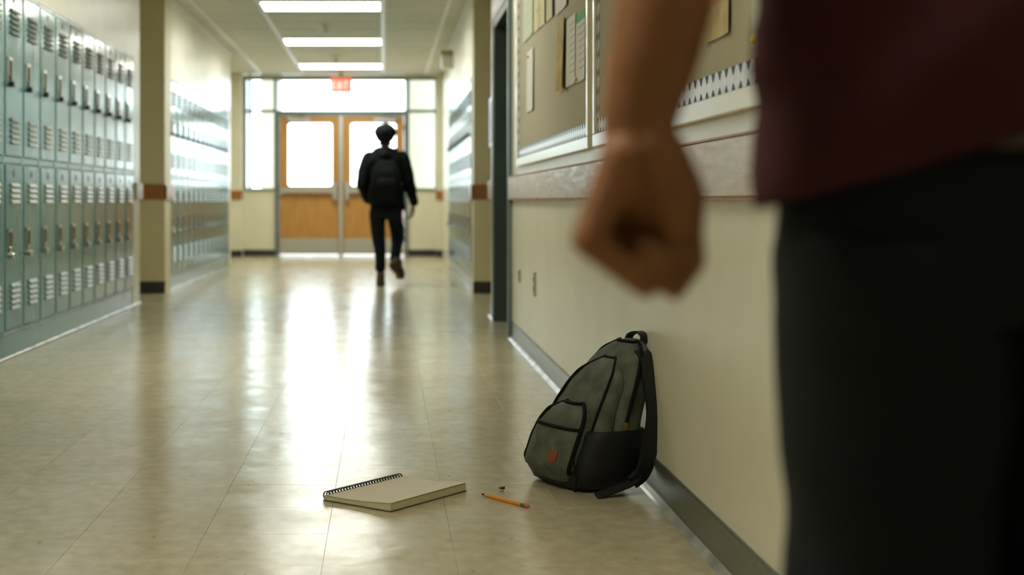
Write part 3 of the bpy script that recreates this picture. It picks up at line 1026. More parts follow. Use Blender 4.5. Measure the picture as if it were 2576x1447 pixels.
# room sign, outlets
t = empty('room_sign', (RX, 9.98, 1.2)); tag(t, 'small framed sign on the wall strip beyond the classroom door', 'sign')
bx('frame', -0.022, 0, -0.16, 0.14, 0.0, 0.35, M['white'], t, 0.004)
bx('panel', -0.024, -0.021, -0.13, 0.11, 0.03, 0.32, M['metal_frame'], t)
def outlet(px, ya, z0, z1, w, label):
    t = empty('wall_outlet', (RX, ya, z0)); tag(t, label, 'outlet', 'plates low on the right wall')
    bx('plate', -0.008, 0, -w / 2, w / 2, 0, z1 - z0, M['steel'], t, 0.002)
    for zz in (0.3, 0.7):
        bx('socket', -0.0095, -0.0075, -w * 0.2, w * 0.2, (z1 - z0) * zz - 0.012, (z1 - z0) * zz + 0.012, M['base_dark'], t)
outlet(1345, 7.22, 0.34, 0.465, 0.075, 'taller steel wall plate low on the right wall')
outlet(1307, 8.02, 0.365, 0.44, 0.06, 'smaller wall plate close to the classroom door')

# ------------------------------------------------------------------ backpacks
def interp(tab, w):
    for a, b in zip(tab[:-1], tab[1:]):
        if a[0] <= w <= b[0]:
            t = (w - a[0]) / (b[0] - a[0])
            t2 = t * t * (3 - 2 * t) * 0.5 + t * 0.5
            return [a[i] + (b[i] - a[i]) * t2 for i in range(1, len(a))]
    return list((tab[0] if w < tab[0][0] else tab[-1])[1:])
TA = [(0, .10, -.02, .075), (.012, .135, -.038, .10), (.05, .150, -.045, .112), (.12, .152, -.045, .108), (.2, .15, -.045, .096), (.3, .142, -.04, .082), (.37, .125, -.03, .076), (.42, .098, -.012, .070), (.448, .065, .008, .064), (.462, .025, .028, .052)]
TB = [(0, .10, -.035, 0), (.012, .128, -.058, 0), (.06, .145, -.086, 0), (.18, .143, -.09, 0), (.26, .135, -.085, 0), (.32, .119, -.070, 0), (.36, .098, -.054, 0), (.386, .074, -.038, 0), (.401, .046, -.022, 0), (.408, .024, -.012, 0)]
TC = [(.018, .07, -.075, -.04), (.035, .10, -.105, -.04), (.08, .118, -.136, -.05), (.15, .117, -.138, -.05), (.19, .113, -.134, -.05), (.22, .103, -.127, -.05), (.243, .086, -.118, -.05), (.258, .064, -.107, -.05), (.268, .034, -.092, -.05)]
TD = [(0, .108, -.045, .082), (.012, .147, -.070, .109), (.05, .164, -.097, .122), (.12, .164, -.103, .118), (.18, .163, -.100, .107), (.192, .158, -.094, .103)]
TE = [(-0.001, .09, -.04, .06), (.003, .125, -.064, .088), (.02, .146, -.084, .104), (.034, .1515, -.094, .110)]
SHEAR = 0.27
LEANX = 0.20
WS = 0.92
def lean_x(shear): return LEANX if shear > 0.1 else 0.0
def bag_pt(tab, th, w, off=0.0, e=3.0, shear=SHEAR):
    hw, yf, yb = interp(tab, w)
    cy, ry = (yf + yb) / 2, (yb - yf) / 2
    c, s = math.cos(th), math.sin(th)
    x = math.copysign(abs(c) ** (2 / e), c) * (hw + off)
    y = math.copysign(abs(s) ** (2 / e), s) * (ry + off)
    return Vector((x + lean_x(shear) * w * WS, cy + y + shear * w * WS, w * WS))
def bag_part(name, tab, m, parent, amp=0.004, seed=0, e=3.0, shear=SHEAR, nr=26, n=48):
    bm = bmesh.new()
    w0, w1 = tab[0][0], tab[-1][0]
    rings = []
    for r in range(nr):
        q = r / (nr - 1)
        q = 0.5 - 0.5 * math.cos(PI * q)
        w = w0 + (w1 - w0) * q
        ring = []
        for k in range(n):
            th = 2 * PI * k / n
            p = bag_pt(tab, th, w, 0, e, shear)
            hw, yf, yb = interp(tab, w)
            cen = Vector((lean_x(shear) * w * WS, (yf + yb) / 2 + shear * w * WS, p.z))
            d = (p - cen); d.normalize()
            nz_ = mnoise.noise(Vector((p.x * 14 + seed, p.y * 14, p.z * 9))) + 0.5 * mnoise.noise(Vector((p.x * 30 + seed, p.y * 30, p.z * 22)))
            fade = min(1, q * 6, (1 - q) * 6)
            ring.append(p + d * nz_ * amp * fade)
        rings.append(ring)
    loft(bm, rings)
    return obj(name, bm, m, parent, True)
def bag_line(name, tab, path, r, m, parent, shear=SHEAR, off=0.002, e=3.0):
    bm = bmesh.new()
    pts = smooth_pts([bag_pt(tab, math.radians(th), w, off, e, shear) for th, w in path], 5)
    tube(bm, pts, r, 6)
    bmesh.ops.recalc_face_normals(bm, faces=bm.faces)
    return obj(name, bm, m, parent, True)
def arch(tab, th, w0, w1, n=9):
    up = [(th, w0 + (w1 - w0) * k / n) for k in range(n + 1)]
    top = [(th + (-180 - 2 * th) * k / 8, w1) for k in range(1, 8)]
    return up + top + [(-180 - th, w) for _, w in reversed(up)]

def backpack(name, loc, rz, shear, canvas, black, patch_m, label, worn=False):
    t = empty(name, loc, rz)
    tag(t, label, 'backpack')
    body = bag_part('body', TA, canvas, t, 0.006, 1, shear=shear)
    comp = bag_part('middle_compartment', TB, canvas, t, 0.009, 5, shear=shear)
    pocket = bag_part('front_pocket', TC, canvas, t, 0.008, 9, shear=shear)
    bag_part('side_pocket', TD, black, t, 0.002, 3, 4.5, shear=shear, nr=14)
    bag_part('base_panel', TE, black, t, 0.001, 4, shear=shear, nr=8)
    bag_line('main_zip', TA, arch(TA, -8, 0.207, 0.455), 0.0055, M['zip'], t, shear, 0.002)
    bag_line('compartment_piping', TB, arch(TB, -42, 0.06, 0.405), 0.0045, M['zip'], t, shear, 0.001)
    bag_line('pocket_zip', TC, arch(TC, -18, 0.06, 0.265), 0.0065, M['zip'], t, shear, 0.002)
    bag_line('slash_zip', TC, [(th, 0.196) for th in range(-155, -24, 10)], 0.0055, M['zip'], t, shear, 0.001)
    # zip pulls
    bm = bmesh.new()
    p = bag_pt(TA, math.radians(-8), 0.213, 0.004, 3, shear)
    box(bm, p.x - 0.003, p.x + 0.004, p.y - 0.006, p.y + 0.006, p.z - 0.016, p.z + 0.006, 0, 0.001)
    obj('zip_pull', bm, M['brass'], t)
    bm = bmesh.new()
    a = bag_pt(TC, math.radians(-18), 0.12, 0.006, 3, shear)
    pts = smooth_pts([a, a + Vector((0.006, 0.0, -0.03)), a + Vector((0.008, 0.004, -0.07)), a + Vector((0.006, 0.002, -0.10))], 4)
    tube(bm, pts, [0.003] * (len(pts) - 3) + [0.005, 0.006, 0.004], 6)
    obj('zip_pull', bm, M['zip'], t, True)
    if patch_m:
        bm = bmesh.new()
        c = bag_pt(TC, math.radians(-72), 0.108, 0, 3, shear)
        c2 = bag_pt(TC, math.radians(-60), 0.108, 0, 3, shear)
        c3 = bag_pt(TC, math.radians(-72), 0.131, 0, 3, shear)
        u = (c2 - c).normalized(); v = (c3 - c).normalized(); nn = u.cross(v).normalized()
        if nn.y > 0: nn = -nn
        s = 0.0165
        f = [bm.verts.new(c + nn * 0.0045 + u * a_ * s + v * b_ * s) for a_, b_ in ((-1, -1), (1, -1), (1, 1), (-1, 1))]
        k = [bm.verts.new(v_.co - nn * 0.006) for v_ in f]
        bm.faces.new(f); bm.faces.new(list(reversed(k)))
        for i in range(4): bm.faces.new((f[i], k[i], k[(i + 1) % 4], f[(i + 1) % 4]))
        bmesh.ops.recalc_face_normals(bm, faces=bm.faces)
        obj('leather_patch', bm, patch_m, t)
    # carrying loop
    tp = bag_pt(TA, PI / 2, 0.445, 0, 3, shear)
    bm = bmesh.new()
    pts = smooth_pts([tp + Vector((-0.035, -0.01, -0.012)), tp + Vector((-0.034, 0.0, 0.022)), tp + Vector((0, 0.006, 0.034)), tp + Vector((0.034, 0.0, 0.022)), tp + Vector((0.035, -0.01, -0.012))], 5)
    ribbon(bm, pts, Vector((0, 1, 0)), 0.024, 0.006)
    bmesh.ops.recalc_face_normals(bm, faces=bm.faces)
    obj('carry_loop', bm, black, t)
    return t

BPX, BPY, BPR = 0.545, 4.16, -64
bp = backpack('backpack', (BPX, BPY, 0), math.radians(BPR), SHEAR, M['canvas'], M['canvas_black'], M['leather'],
              'worn grey-green canvas backpack slumped on the floor against the right wall')
inv = Matrix.Translation((BPX, BPY, 0)) @ Matrix.Rotation(math.radians(BPR), 4, 'Z')
inv.invert()
sp = [P(1612, 884, 4.08), P(1629, 910, 4.05), P(1638, 975, 4.01), P(1646, 1045, 3.985), P(1632, 1140, 3.985), P(1616, 1190, 3.99), P(1590, 1214, 3.99)]
bm = bmesh.new()
pts = smooth_pts([inv @ p for p in sp], 5)
ribbon(bm, pts, inv.to_3x3() @ Vector((0.9, 0.35, 0)), 0.046, 0.012)
bmesh.ops.recalc_face_normals(bm, faces=bm.faces)
obj('shoulder_strap', bm, M['canvas_black'], bp)
sp = [P(1612, 1195, 3.99), P(1600, 1208, 3.985), P(1575, 1221, 3.975), P(1530, 1238, 3.965), P(1500, 1250, 3.955)]
sp = [Vector((p.x, p.y, max(p.z, 0.006))) for p in sp]
bm = bmesh.new()
pts = smooth_pts([inv @ p for p in sp], 5)
ribbon(bm, pts, inv.to_3x3() @ Vector((0.2, 0.8, 0.5)), 0.026, 0.005)
bmesh.ops.recalc_face_normals(bm, faces=bm.faces)
obj('strap_webbing', bm, M['canvas_black'], bp)
sp = [P(1575, 1222, 3.98), P(1598, 1206, 4.0), P(1592, 1192, 4.04), P(1565, 1188, 4.12), P(1535, 1188, 4.2)]
bm = bmesh.new()
ribbon(bm, smooth_pts([inv @ p for p in sp], 5), inv.to_3x3() @ Vector((0.2, 0.5, 0.8)), 0.022, 0.005)
bmesh.ops.recalc_face_normals(bm, faces=bm.faces)
obj('strap_webbing', bm, M['canvas_black'], bp)

# ------------------------------------------------------------------ sketchbook
A0 = Vector((-0.171, 3.925, 0))
ua = Vector((0.783, -0.622, 0)); ub = Vector((0.612, 0.791, 0))
SA, SB, TH = 0.238, 0.348, 0.021
sk = empty('sketchbook', A0, math.atan2(ua.y, ua.x))
tag(sk, 'open-lying cream spiral sketchbook with black coil on the floor', 'sketchbook')
def sag(a, b):   # height of the upper pages: dips in the middle, lifts to the free edge
    q, r = a / SA, b / SB
    return TH * (0.80 - 0.26 * math.sin(PI * min(1, q * 1.05)) * (0.55 + 0.45 * r) * 0.6 + 0.26 * q * q + 0.06 * r * q)
bm = bmesh.new(); box(bm, 0.0, SA + 0.002, -0.001, SB + 0.001, 0.0006, 0.0028, 0, 0.0008); obj('back_cover', bm, M['cover'], sk)
def sheet_block(name, lo, hi, mats, inset=0.0, edge_mi=0, skew=0.0):
    bm = bmesh.new()
    na, nb = 16, 18
    top = []; bot = []
    for i in range(na + 1):
        rt, rb = [], []
        for j in range(nb + 1):
            a, b = 0.006 + (SA - 0.006 - inset) * i / na, inset + (SB - 2 * inset) * j / nb
            rt.append(bm.verts.new((a, b, hi(a, b)))); rb.append(bm.verts.new((a + skew, b, lo(a, b))))
        top.append(rt); bot.append(rb)
    for i in range(na):
        for j in range(nb):
            bm.faces.new((top[i][j], top[i + 1][j], top[i + 1][j + 1], top[i][j + 1])).material_index = 0
            bm.faces.new((bot[i][j], bot[i][j + 1], bot[i + 1][j + 1], bot[i + 1][j])).material_index = edge_mi
    for i in range(na):
        bm.faces.new((top[i][0], bot[i][0], bot[i + 1][0], top[i + 1][0])).material_index = edge_mi
        bm.faces.new((top[i][nb], top[i + 1][nb], bot[i + 1][nb], bot[i][nb])).material_index = edge_mi
    for j in range(nb):
        bm.faces.new((top[0][j], top[0][j + 1], bot[0][j + 1], bot[0][j])).material_index = edge_mi
        bm.faces.new((top[na][j], bot[na][j], bot[na][j + 1], top[na][j + 1])).material_index = edge_mi
    return obj(name, bm, mats, sk)
sheet_block('page_block', lambda a, b: 0.0032, lambda a, b: max(0.008, sag(a, b) - 0.0035), [M['page'], M['page_edge']], 0.001, 1)
sheet_block('loose_pages', lambda a, b: max(0.0085, sag(a, b) - 0.0030), lambda a, b: sag(a, b) - 0.0006, [M['page'], M['page_edge']], 0.0015, 1)
sheet_block('top_page', lambda a, b: sag(a, b) - 0.0003 + 0.0016 * (a / SA) ** 3, lambda a, b: sag(a, b) + 0.0002 + 0.0016 * (a / SA) ** 3, M['page'], 0.0)
cz = 0.0125
nring = 27
coilp = None
for k in range(nring):
    b_ = 0.012 + (SB - 0.024) * k / (nring - 1)
    if coilp is None:
        bm = bmesh.new()
        for dy in (0, 0.0035):
            pts = [(0.003 + 0.012 * math.cos(t), dy + 0.0012 * math.sin(t), cz + 0.0113 * math.sin(t)) for t in [math.radians(20 + 345 * q / 22) for q in range(23)]]
            tube(bm, pts, 0.0011, 5)
        coilp = obj('coil_ring', bm, M['wire'], sk, True)
        coilp.location = (0, b_, 0)
    else:
        inst(coilp, 'coil_ring', sk, (0, b_, 0))

# ------------------------------------------------------------------ pencil and broken tip
p0, p1 = Vector((0.2725, 3.985, 0)), Vector((0.387, 3.825, 0))
d = (p1 - p0); L_ = d.length
pn = empty('pencil', p0, math.atan2(d.y, d.x))
tag(pn, 'short orange-yellow pencil with worn black point on the floor', 'pencil')
R_ = 0.0056
def hexa(bm, x0, x1, r0, r1, n=6, rot=0.0, zc=R_):
    loft(bm, [[Vector((x, r * math.cos(2 * PI * k / n + rot), zc + r * math.sin(2 * PI * k / n + rot))) for k in range(n)] for x, r in ((x0, r0), (x1, r1))])
    bmesh.ops.recalc_face_normals(bm, faces=bm.faces)
bm = bmesh.new(); hexa(bm, 0.026, L_ - 0.030, R_, R_); obj('barrel', bm, M['pencil'], pn)
bm = bmesh.new(); hexa(bm, 0.012, 0.026, 0.0036, R_ * 0.98, 14); obj('sharpened_wood', bm, M['pencil_wood'], pn, True)
bm = bmesh.new(); hexa(bm, 0.0, 0.012, 0.0024, 0.0038, 10); obj('graphite_point', bm, M['graphite'], pn, True)
bm = bmesh.new()
xs = [L_ - 0.030, L_ - 0.027, L_ - 0.025, L_ - 0.021, L_ - 0.019, L_ - 0.015, L_ - 0.013]
rs = [R_, R_ * 1.08, R_, R_ * 1.08, R_, R_ * 1.08, R_]
loft(bm, [[Vector((x, r * math.cos(2 * PI * k / 16), R_ * 1.06 + r * math.sin(2 * PI * k / 16))) for k in range(16)] for x, r in zip(xs, rs)])
bmesh.ops.recalc_face_normals(bm, faces=bm.faces); obj('ferrule', bm, M['ferrule'], pn, True)
bm = bmesh.new()
loft(bm, [[Vector((x, r * math.cos(2 * PI * k / 14), R_ * 1.06 + r * math.sin(2 * PI * k / 14))) for k in range(14)] for x, r in ((L_ - 0.014, R_ * 0.95), (L_ - 0.003, R_ * 0.98), (L_, R_ * 0.75))])
bmesh.ops.recalc_face_normals(bm, faces=bm.faces); obj('eraser', bm, M['eraser'], pn, True)

ft_ = empty('broken_pencil_tip', (0.332, 4.045, 0), math.radians(15))
tag(ft_, 'small broken black pencil tip lying behind the pencil', 'pencil tip')
bm = bmesh.new()
loft(bm, [[Vector((x, r * math.cos(2 * PI * k / 8), z + r * 0.8 * math.sin(2 * PI * k / 8))) for k in range(8)] for x, r, z in ((-0.009, 0.0012, 0.0115), (-0.004, 0.0035, 0.0105), (0.004, 0.0052, 0.0098), (0.008, 0.0058, 0.0105), (0.0095, 0.003, 0.013))])
bmesh.ops.recalc_face_normals(bm, faces=bm.faces); obj('graphite_chip', bm, M['graphite'], ft_, True)
bm = bmesh.new()
loft(bm, [[Vector((x, r * math.cos(2 * PI * k / 7), 0.0042 + r * 0.75 * math.sin(2 * PI * k / 7))) for k in range(7)] for x, r in ((-0.006, 0.002), (0.0, 0.0052), (0.006, 0.004))])
bmesh.ops.recalc_face_normals(bm, faces=bm.faces); obj('pale_reflection_bit', bm, M['pencil_wood'], ft_, True)  # pale piece standing in for the reflection under the chip

# ------------------------------------------------------------------ people
def hand_relaxed(bm, W, d, n, t, s=1.0, curl=(20, 35, 25)):
    W, d, n, t = Vector(W), Vector(d).normalized(), Vector(n).normalized(), Vector(t).normalized()
    offs = (0.030, 0.010, -0.010, -0.028); ml = (0.088, 0.092, 0.088, 0.080)
    seg = ((0.042, 0.025, 0.021), (0.047, 0.029, 0.022), (0.044, 0.027, 0.022), (0.034, 0.020, 0.019))
    for i in range(4):
        mcp = W + (d * ml[i] + t * offs[i]) * s
        chain(bm, [W + t * offs[i] * 0.5 * s, mcp], [0.015 * s, 0.0125 * s], 10)
        p = mcp; ang = 0; pts = [p]
        for c, l in zip(curl, seg[i]):
            ang += math.radians(c + i * 3)
            p = p + (d * math.cos(ang) + n * math.sin(ang)) * l * s
            pts.append(p)
        r = 0.0088 if i < 3 else 0.0075
        chain(bm, pts, [r * 1.12 * s, r * s, r * 0.92 * s, r * 0.8 * s], 10)
    b = W + (d * 0.02 + t * 0.02 + n * 0.006) * s
    chain(bm, [b, b + (d * 0.035 + t * 0.024 + n * 0.012) * s, b + (d * 0.066 + t * 0.030 + n * 0.020) * s, b + (d * 0.092 + t * 0.028 + n * 0.026) * s], [0.015 * s, 0.0125 * s, 0.0105 * s, 0.0085 * s], 10)


def head_shape(bm, c, s=1.0, fwd=1):
    """skull, jaw, nose, brow, ears; face looks along +Y * fwd; c = head centre"""
    c = Vector(c)
    v = lambda x, y, z: c + Vector((x, y * fwd, z)) * s
    ball(bm, v(0, -0.012, 0.03), (0.076 * s, 0.095 * s, 0.088 * s), 20, 14)
    ball(bm, v(0, 0.02, -0.035), (0.062 * s, 0.072 * s, 0.078 * s), 18, 12)
    chain(bm, [v(-0.045, 0.01, -0.07), v(0, 0.066, -0.098), v(0.045, 0.01, -0.07)], [0.022 * s, 0.02 * s, 0.022 * s], 10)
    chain(bm, [v(0, 0.088, 0.008), v(0, 0.104, -0.022), v(0, 0.096, -0.034)], [0.009 * s, 0.013 * s, 0.011 * s], 8)
    for q in (-1, 1):
        ball(bm, v(q * 0.014, 0.093, -0.034), 0.009 * s, 8, 6)
        chain(bm, [v(q * 0.015, 0.085, 0.022), v(q * 0.052, 0.066, 0.02)], [0.011 * s, 0.010 * s], 8)
        ball(bm, v(q * 0.045, 0.062, -0.025), 0.02 * s, 8, 6)
        ball(bm, v(q * 0.079, -0.004, -0.008), (0.008 * s, 0.02 * s, 0.031 * s), 10, 8)
    ball(bm, v(0, 0.084, -0.062), (0.024 * s, 0.012 * s, 0.009 * s), 10, 6)


def face_parts(par, c, s, fwd=1):
    c = Vector(c)
    v = lambda x, y, z: c + Vector((x, y * fwd, z)) * s
    for q in (-1, 1):
        bm = bmesh.new(); ball(bm, v(q * 0.031, 0.074, 0.0), 0.0125 * s, 12, 8); e_ = obj('eye', bm, M['eye'], par, True)
        bm = bmesh.new(); ball(bm, v(q * 0.031, 0.0835, 0.0), 0.0058 * s, 10, 6); obj('iris', bm, M['iris'], e_, True)
    bm = bmesh.new(); ball(bm, v(0, 0.091, -0.060), (0.022 * s, 0.006 * s, 0.004 * s), 10, 6); ball(bm, v(0, 0.091, -0.067), (0.020 * s, 0.006 * s, 0.005 * s), 10, 6)
    obj('lips', bm, M['lips'], par, True)


# ---- the man standing in the foreground, seen from behind
MX, MY = 0.478, 1.12
man = empty('person', (MX, MY, 0))
tag(man, 'person standing close at right in maroon shirt and black trousers, left fist clenched', 'person')
mi = Matrix.Translation((-MX, -MY, 0))
bm = bmesh.new()
sh_l, el_l = Vector((0.282, 1.12, 1.40)), Vector((0.222, 1.075, 1.055))
wr = P(1607, 350, 1.05)
top = P(1672, 0, 1.055)
chain(bm, [sh_l, (sh_l + el_l) / 2 + Vector((-0.006, 0, 0)), el_l], [0.058, 0.050, 0.041])
chain(bm, [el_l, top, P(1640, 160, 1.05), P(1608, 290, 1.05), wr], [0.041, 0.0375, 0.0335, 0.0285, 0.0275], 18)
# fist seen from its little-finger side
fz = [
    (1.016, (1482, 612), (1608, 706), (1652, 655), (1618, 622), 0.0112, 0.0100),
    (1.036, (1474, 603), (1624, 716), (1676, 648), (1640, 612), 0.0118, 0.0108),
    (1.057, (1480, 590), (1634, 708), (1690, 636), (1652, 602), 0.0118, 0.0108),
    (1.076, (1492, 576), (1650, 692), (1702, 622), (1664, 590), 0.0115, 0.0105)]
for i, (Y, a, b, c, e, r0, r1) in enumerate(fz):
    m0 = P(1560 + i * 6, 400, 1.03 + i * 0.012)
    chain(bm, [m0, P(*a, Y)], [0.0165, r0], 12)
    chain(bm, [P(*a, Y), P(*b, Y), P(*c, Y + 0.003), P(*e, Y + 0.004)], [r0, r1, r1 * 0.92, r1 * 0.82], 12)
ball(bm, P(1600, 470, 1.05), (0.024, 0.03, 0.034))
ball(bm, P(1598, 572, 1.062), (0.030, 0.020, 0.030))
chain(bm, [P(1650, 370, 1.035), P(1690, 470, 1.03), P(1690, 550, 1.03)], [0.020, 0.020, 0.016], 12)   # heel of the hand
chain(bm, [P(1660, 380, 1.06), P(1712, 490, 1.066), P(1722, 575, 1.072)], [0.020, 0.0195, 0.015], 12)  # ball of the thumb
chain(bm, [P(1722, 575, 1.072), P(1738, 655, 1.066), P(1697, 728, 1.05)], [0.014, 0.0118, 0.0088], 12)   # thumb
# right arm, hanging beyond the frame
sh_r, el_r, wr_r = Vector((0.676, 1.12, 1.40)), Vector((0.71, 1.10, 1.09)), Vector((0.705, 1.16, 0.86))
chain(bm, [sh_r, el_r, (el_r + wr_r) / 2, wr_r], [0.056, 0.041, 0.036, 0.026])
hand_relaxed(bm, wr_r, (0, 0.2, -1), (-1, 0, 0), (0, 1, 0.2), 0.98, (30, 45, 30))
# trunk, neck, head, legs
loft(bm, [ering(MX, MY, z, rx, ry, 24) for z, rx, ry in ((0.80, 0.15, 0.10), (0.9, 0.165, 0.11), (1.02, 0.145, 0.10), (1.2, 0.165, 0.11), (1.34, 0.18, 0.105), (1.43, 0.13, 0.08), (1.47, 0.06, 0.06))])
chain(bm, [(MX, MY, 1.42), (MX, MY + 0.015, 1.53)], [0.06, 0.054])
HC = (MX, MY + 0.03, 1.60)
head_shape(bm, HC, 1.0)
for s in (-1, 1):
    chain(bm, [(MX + s * 0.085, MY, 0.86), (MX + s * 0.09, MY + 0.012, 0.50), (MX + s * 0.092, MY - 0.01, 0.34), (MX + s * 0.095, MY - 0.005, 0.09)], [0.07, 0.056, 0.050, 0.036])
    chain(bm, [(MX + s * 0.095, MY - 0.02, 0.05), (MX + s * 0.10, MY + 0.14, 0.035)], [0.036, 0.026])
bm.transform(mi)
body = remeshed('body', bm, 0.0033, M['skin'], man, 5)
hc = Vector(HC) + Vector((-MX, -MY, 0))
face_parts(man, hc, 1.0)
bm = bmesh.new()
ball(bm, hc + Vector((0, -0.022, 0.042)), (0.085, 0.098, 0.092), 20, 14)
ball(bm, hc + Vector((0, -0.065, -0.02)), (0.066, 0.045, 0.06), 14, 10)
remeshed('hair', bm, 0.007, M['hair'], man, 2, lambda c: 0.006 * mnoise.noise(c * 45))

# shirt: lofted, hem rising towards the middle of the back
bm = bmesh.new()
NS = 96
rows = []
keys = [(0.828, 0.181, 0.128), (0.86, 0.184, 0.128), (0.895, 0.189, 0.130), (0.93, 0.192, 0.130), (0.955, 0.184, 0.126), (0.985, 0.176, 0.120), (1.05, 0.172, 0.116), (1.15, 0.178, 0.120), (1.25, 0.188, 0.124), (1.33, 0.194, 0.122), (1.39, 0.185, 0.112), (1.43, 0.15, 0.095), (1.455, 0.10, 0.078), (1.475, 0.066, 0.066)]
def kint(z, keys):
    for a, b in zip(keys[:-1], keys[1:]):
        if a[0] <= z <= b[0]:
            t = (z - a[0]) / (b[0] - a[0]); t = t * t * (3 - 2 * t)
            return a[1] + (b[1] - a[1]) * t, a[2] + (b[2] - a[2]) * t
    return keys[-1][1:] if z > keys[-1][0] else keys[0][1:]
nrow = 70
for r in range(nrow + 1):
    q = r / nrow
    ring = []
    for k in range(NS):
        th = 2 * PI * k / NS
        lift = 0.060 * min(1.0, 1 + math.cos(th)) ** 0.9  # left side low
        z = (0.824 + lift) * (1 - q) + 1.475 * q
        rx, ry = kint(z, keys)
        x, y = rx * math.cos(th), ry * math.sin(th)
        fold = 0.007 * math.sin((z * 2.4 - x * 2.2) * 2 * PI * 2.6 + 1.2 * mnoise.noise(Vector((x * 5, y * 5, z * 4)))) * max(0, 1 - abs(z - 0.95) / 0.3)
        fold += 0.004 * mnoise.noise(Vector((x * 12, y * 12, z * 10)))
        m_ = 1 + fold / 0.15
        ring.append(Vector((x * m_, y * m_, z)))
    rows.append(ring)
loft(bm, rows, cap=False)
# sleeves
for sh, el in ((sh_l, el_l), (sh_r, el_r)):
    d_ = el - sh
    pts = [sh - d_ * 0.08 + Vector((MX - sh.x, 0, 0)) * 0.25, sh + d_ * 0.0, sh + d_ * 0.3, sh + d_ * 0.56]
    tube(bm, smooth_pts([p - Vector((MX, MY, 0)) for p in pts], 4), [0.07, 0.072, 0.073, 0.074, 0.074, 0.073, 0.072, 0.071, 0.070, 0.069, 0.068, 0.067, 0.067], 20)
bmesh.ops.recalc_face_normals(bm, faces=bm.faces)
shirt = obj('shirt', bm, M['shirt'], man, True)
so = shirt.modifiers.new('cloth_thickness', 'SOLIDIFY'); so.thickness = 0.003; so.offset = -1
# undershirt showing under the hem
bm = bmesh.new()
loft(bm, [[Vector(p) for p in ering(0.0, 0, z, rx, ry, 48)] for z, rx, ry in ((0.868, 0.174, 0.121), (0.90, 0.172, 0.119), (1.0, 0.165, 0.112))], cap=False)
o = obj('undershirt', bm, M['undershirt'], man, True)
# trousers
bm = bmesh.new()
loft(bm, [ering(0, 0, z, rx, ry, 32) for z, rx, ry in ((0.74, 0.165, 0.115), (0.80, 0.168, 0.12), (0.85, 0.168, 0.117), (0.868, 0.166, 0.115))])
for s in (-1, 1):
    loft(bm, [ering(s * cx, cy, z, rx, ry, 28) for z, cx, cy, rx, ry in ((0.055, 0.098, 0.0, 0.066, 0.075), (0.2, 0.095, -0.005, 0.066, 0.074), (0.45, 0.083, 0.005, 0.073, 0.083), (0.56, 0.081, 0.004, 0.078, 0.092), (0.66, 0.080, 0, 0.084, 0.104), (0.73, 0.0805, 0, 0.088, 0.114), (0.80, 0.080, 0, 0.086, 0.116))])
remeshed('trousers', bm, 0.005, M['trousers'], man, 3,
         lambda c: 0.0035 * math.sin((c.z * 1.6 + c.x * 1.2) * 2 * PI * 5 + 2.5 * mnoise.noise(c * 6)) * (0.4 + 0.6 * abs(mnoise.noise(c * 4))) + 0.002 * mnoise.noise(c * 18))
for s in (-1, 1):
    bm = bmesh.new()
    x = s * 0.098
    loft(bm, [ering(x, 0.045, z, rx, ry, 24, 2.6) for z, rx, ry in ((0.022, 0.046, 0.145), (0.05, 0.047, 0.145), (0.075, 0.042, 0.12), (0.095, 0.038, 0.085))])
    sh_ = obj('shoe', bm, M['sole'], man, True)
    bm = bmesh.new(); loft(bm, [ering(x, 0.045, z, rx, ry, 24, 2.6) for z, rx, ry in ((0.0, 0.047, 0.148), (0.022, 0.049, 0.15))]); obj('sole', bm, M['base_dark'], sh_)

# ---- the student walking away
SY = 13.8
SX = (966 - VX) * SY / F
st_ = empty('person', (SX, SY, 0))
tag(st_, 'person walking away down the corridor in dark jacket and jeans', 'person')
def Q(px, py, dy=0.0):
    p = P(px, py, SY + dy)
    return Vector((p.x - SX, dy, p.z))
hcen = Q(969, 345, 0.02)
bm = bmesh.new()
head_shape(bm, hcen, 0.93)
chain(bm, [Q(969, 372), Q(968, 392)], [0.046, 0.055])
shl, shr = Q(930, 402), Q(1010, 400)
ell_, elr = Q(912, 462, -0.05), Q(1029, 458, -0.02)
wrl, wrr = Q(926, 500, 0.06), Q(1041, 512, 0.04)
chain(bm, [shl, ell_, wrl], [0.05, 0.038, 0.027]); chain(bm, [shr, elr, wrr], [0.05, 0.038, 0.026])
hand_relaxed(bm, wrr, (0.0, 0.05, -1), (-1, 0, 0), (0, 1, 0), 0.9, (15, 25, 20))
hand_relaxed(bm, wrl, (0.45, 0.35, -1), (1, 0, 0), (0, 1, 0.3), 0.85, (20, 30, 20))
loft(bm, [ering(0, 0, z, rx, ry, 24) for z, rx, ry in ((0.70, 0.11, 0.08), (0.78, 0.135, 0.09), (0.95, 0.13, 0.085), (1.15, 0.155, 0.095), (1.26, 0.15, 0.085), (1.32, 0.08, 0.06))])
hipl, hipr = Q(949, 535), Q(990, 535)
knl, anl = Q(954, 610, 0.02), Q(957, 686, 0.0)
knr, anr = Q(1000, 598, 0.12), Q(994, 662, -0.20)
chain(bm, [hipl, knl, anl], [0.07, 0.05, 0.034]); chain(bm, [hipr, knr, anr], [0.07, 0.05, 0.034])
chain(bm, [anl + Vector((0, -0.01, -0.045)), anl + Vector((0.0, 0.13, -0.065))], [0.032, 0.02])
tr_ = Vector((0.02, 0.02, -0.12))
chain(bm, [anr + Vector((0, -0.02, -0.03)), anr + Vector((0.03, 0.03, -0.14))], [0.03, 0.02])
remeshed('body', bm, 0.0045, M['skin'], st_, 3)
face_parts(st_, hcen, 0.93)
bm = bmesh.new()
ball(bm, hcen + Vector((0, -0.02, 0.045)), (0.108, 0.108, 0.086), 20, 14)
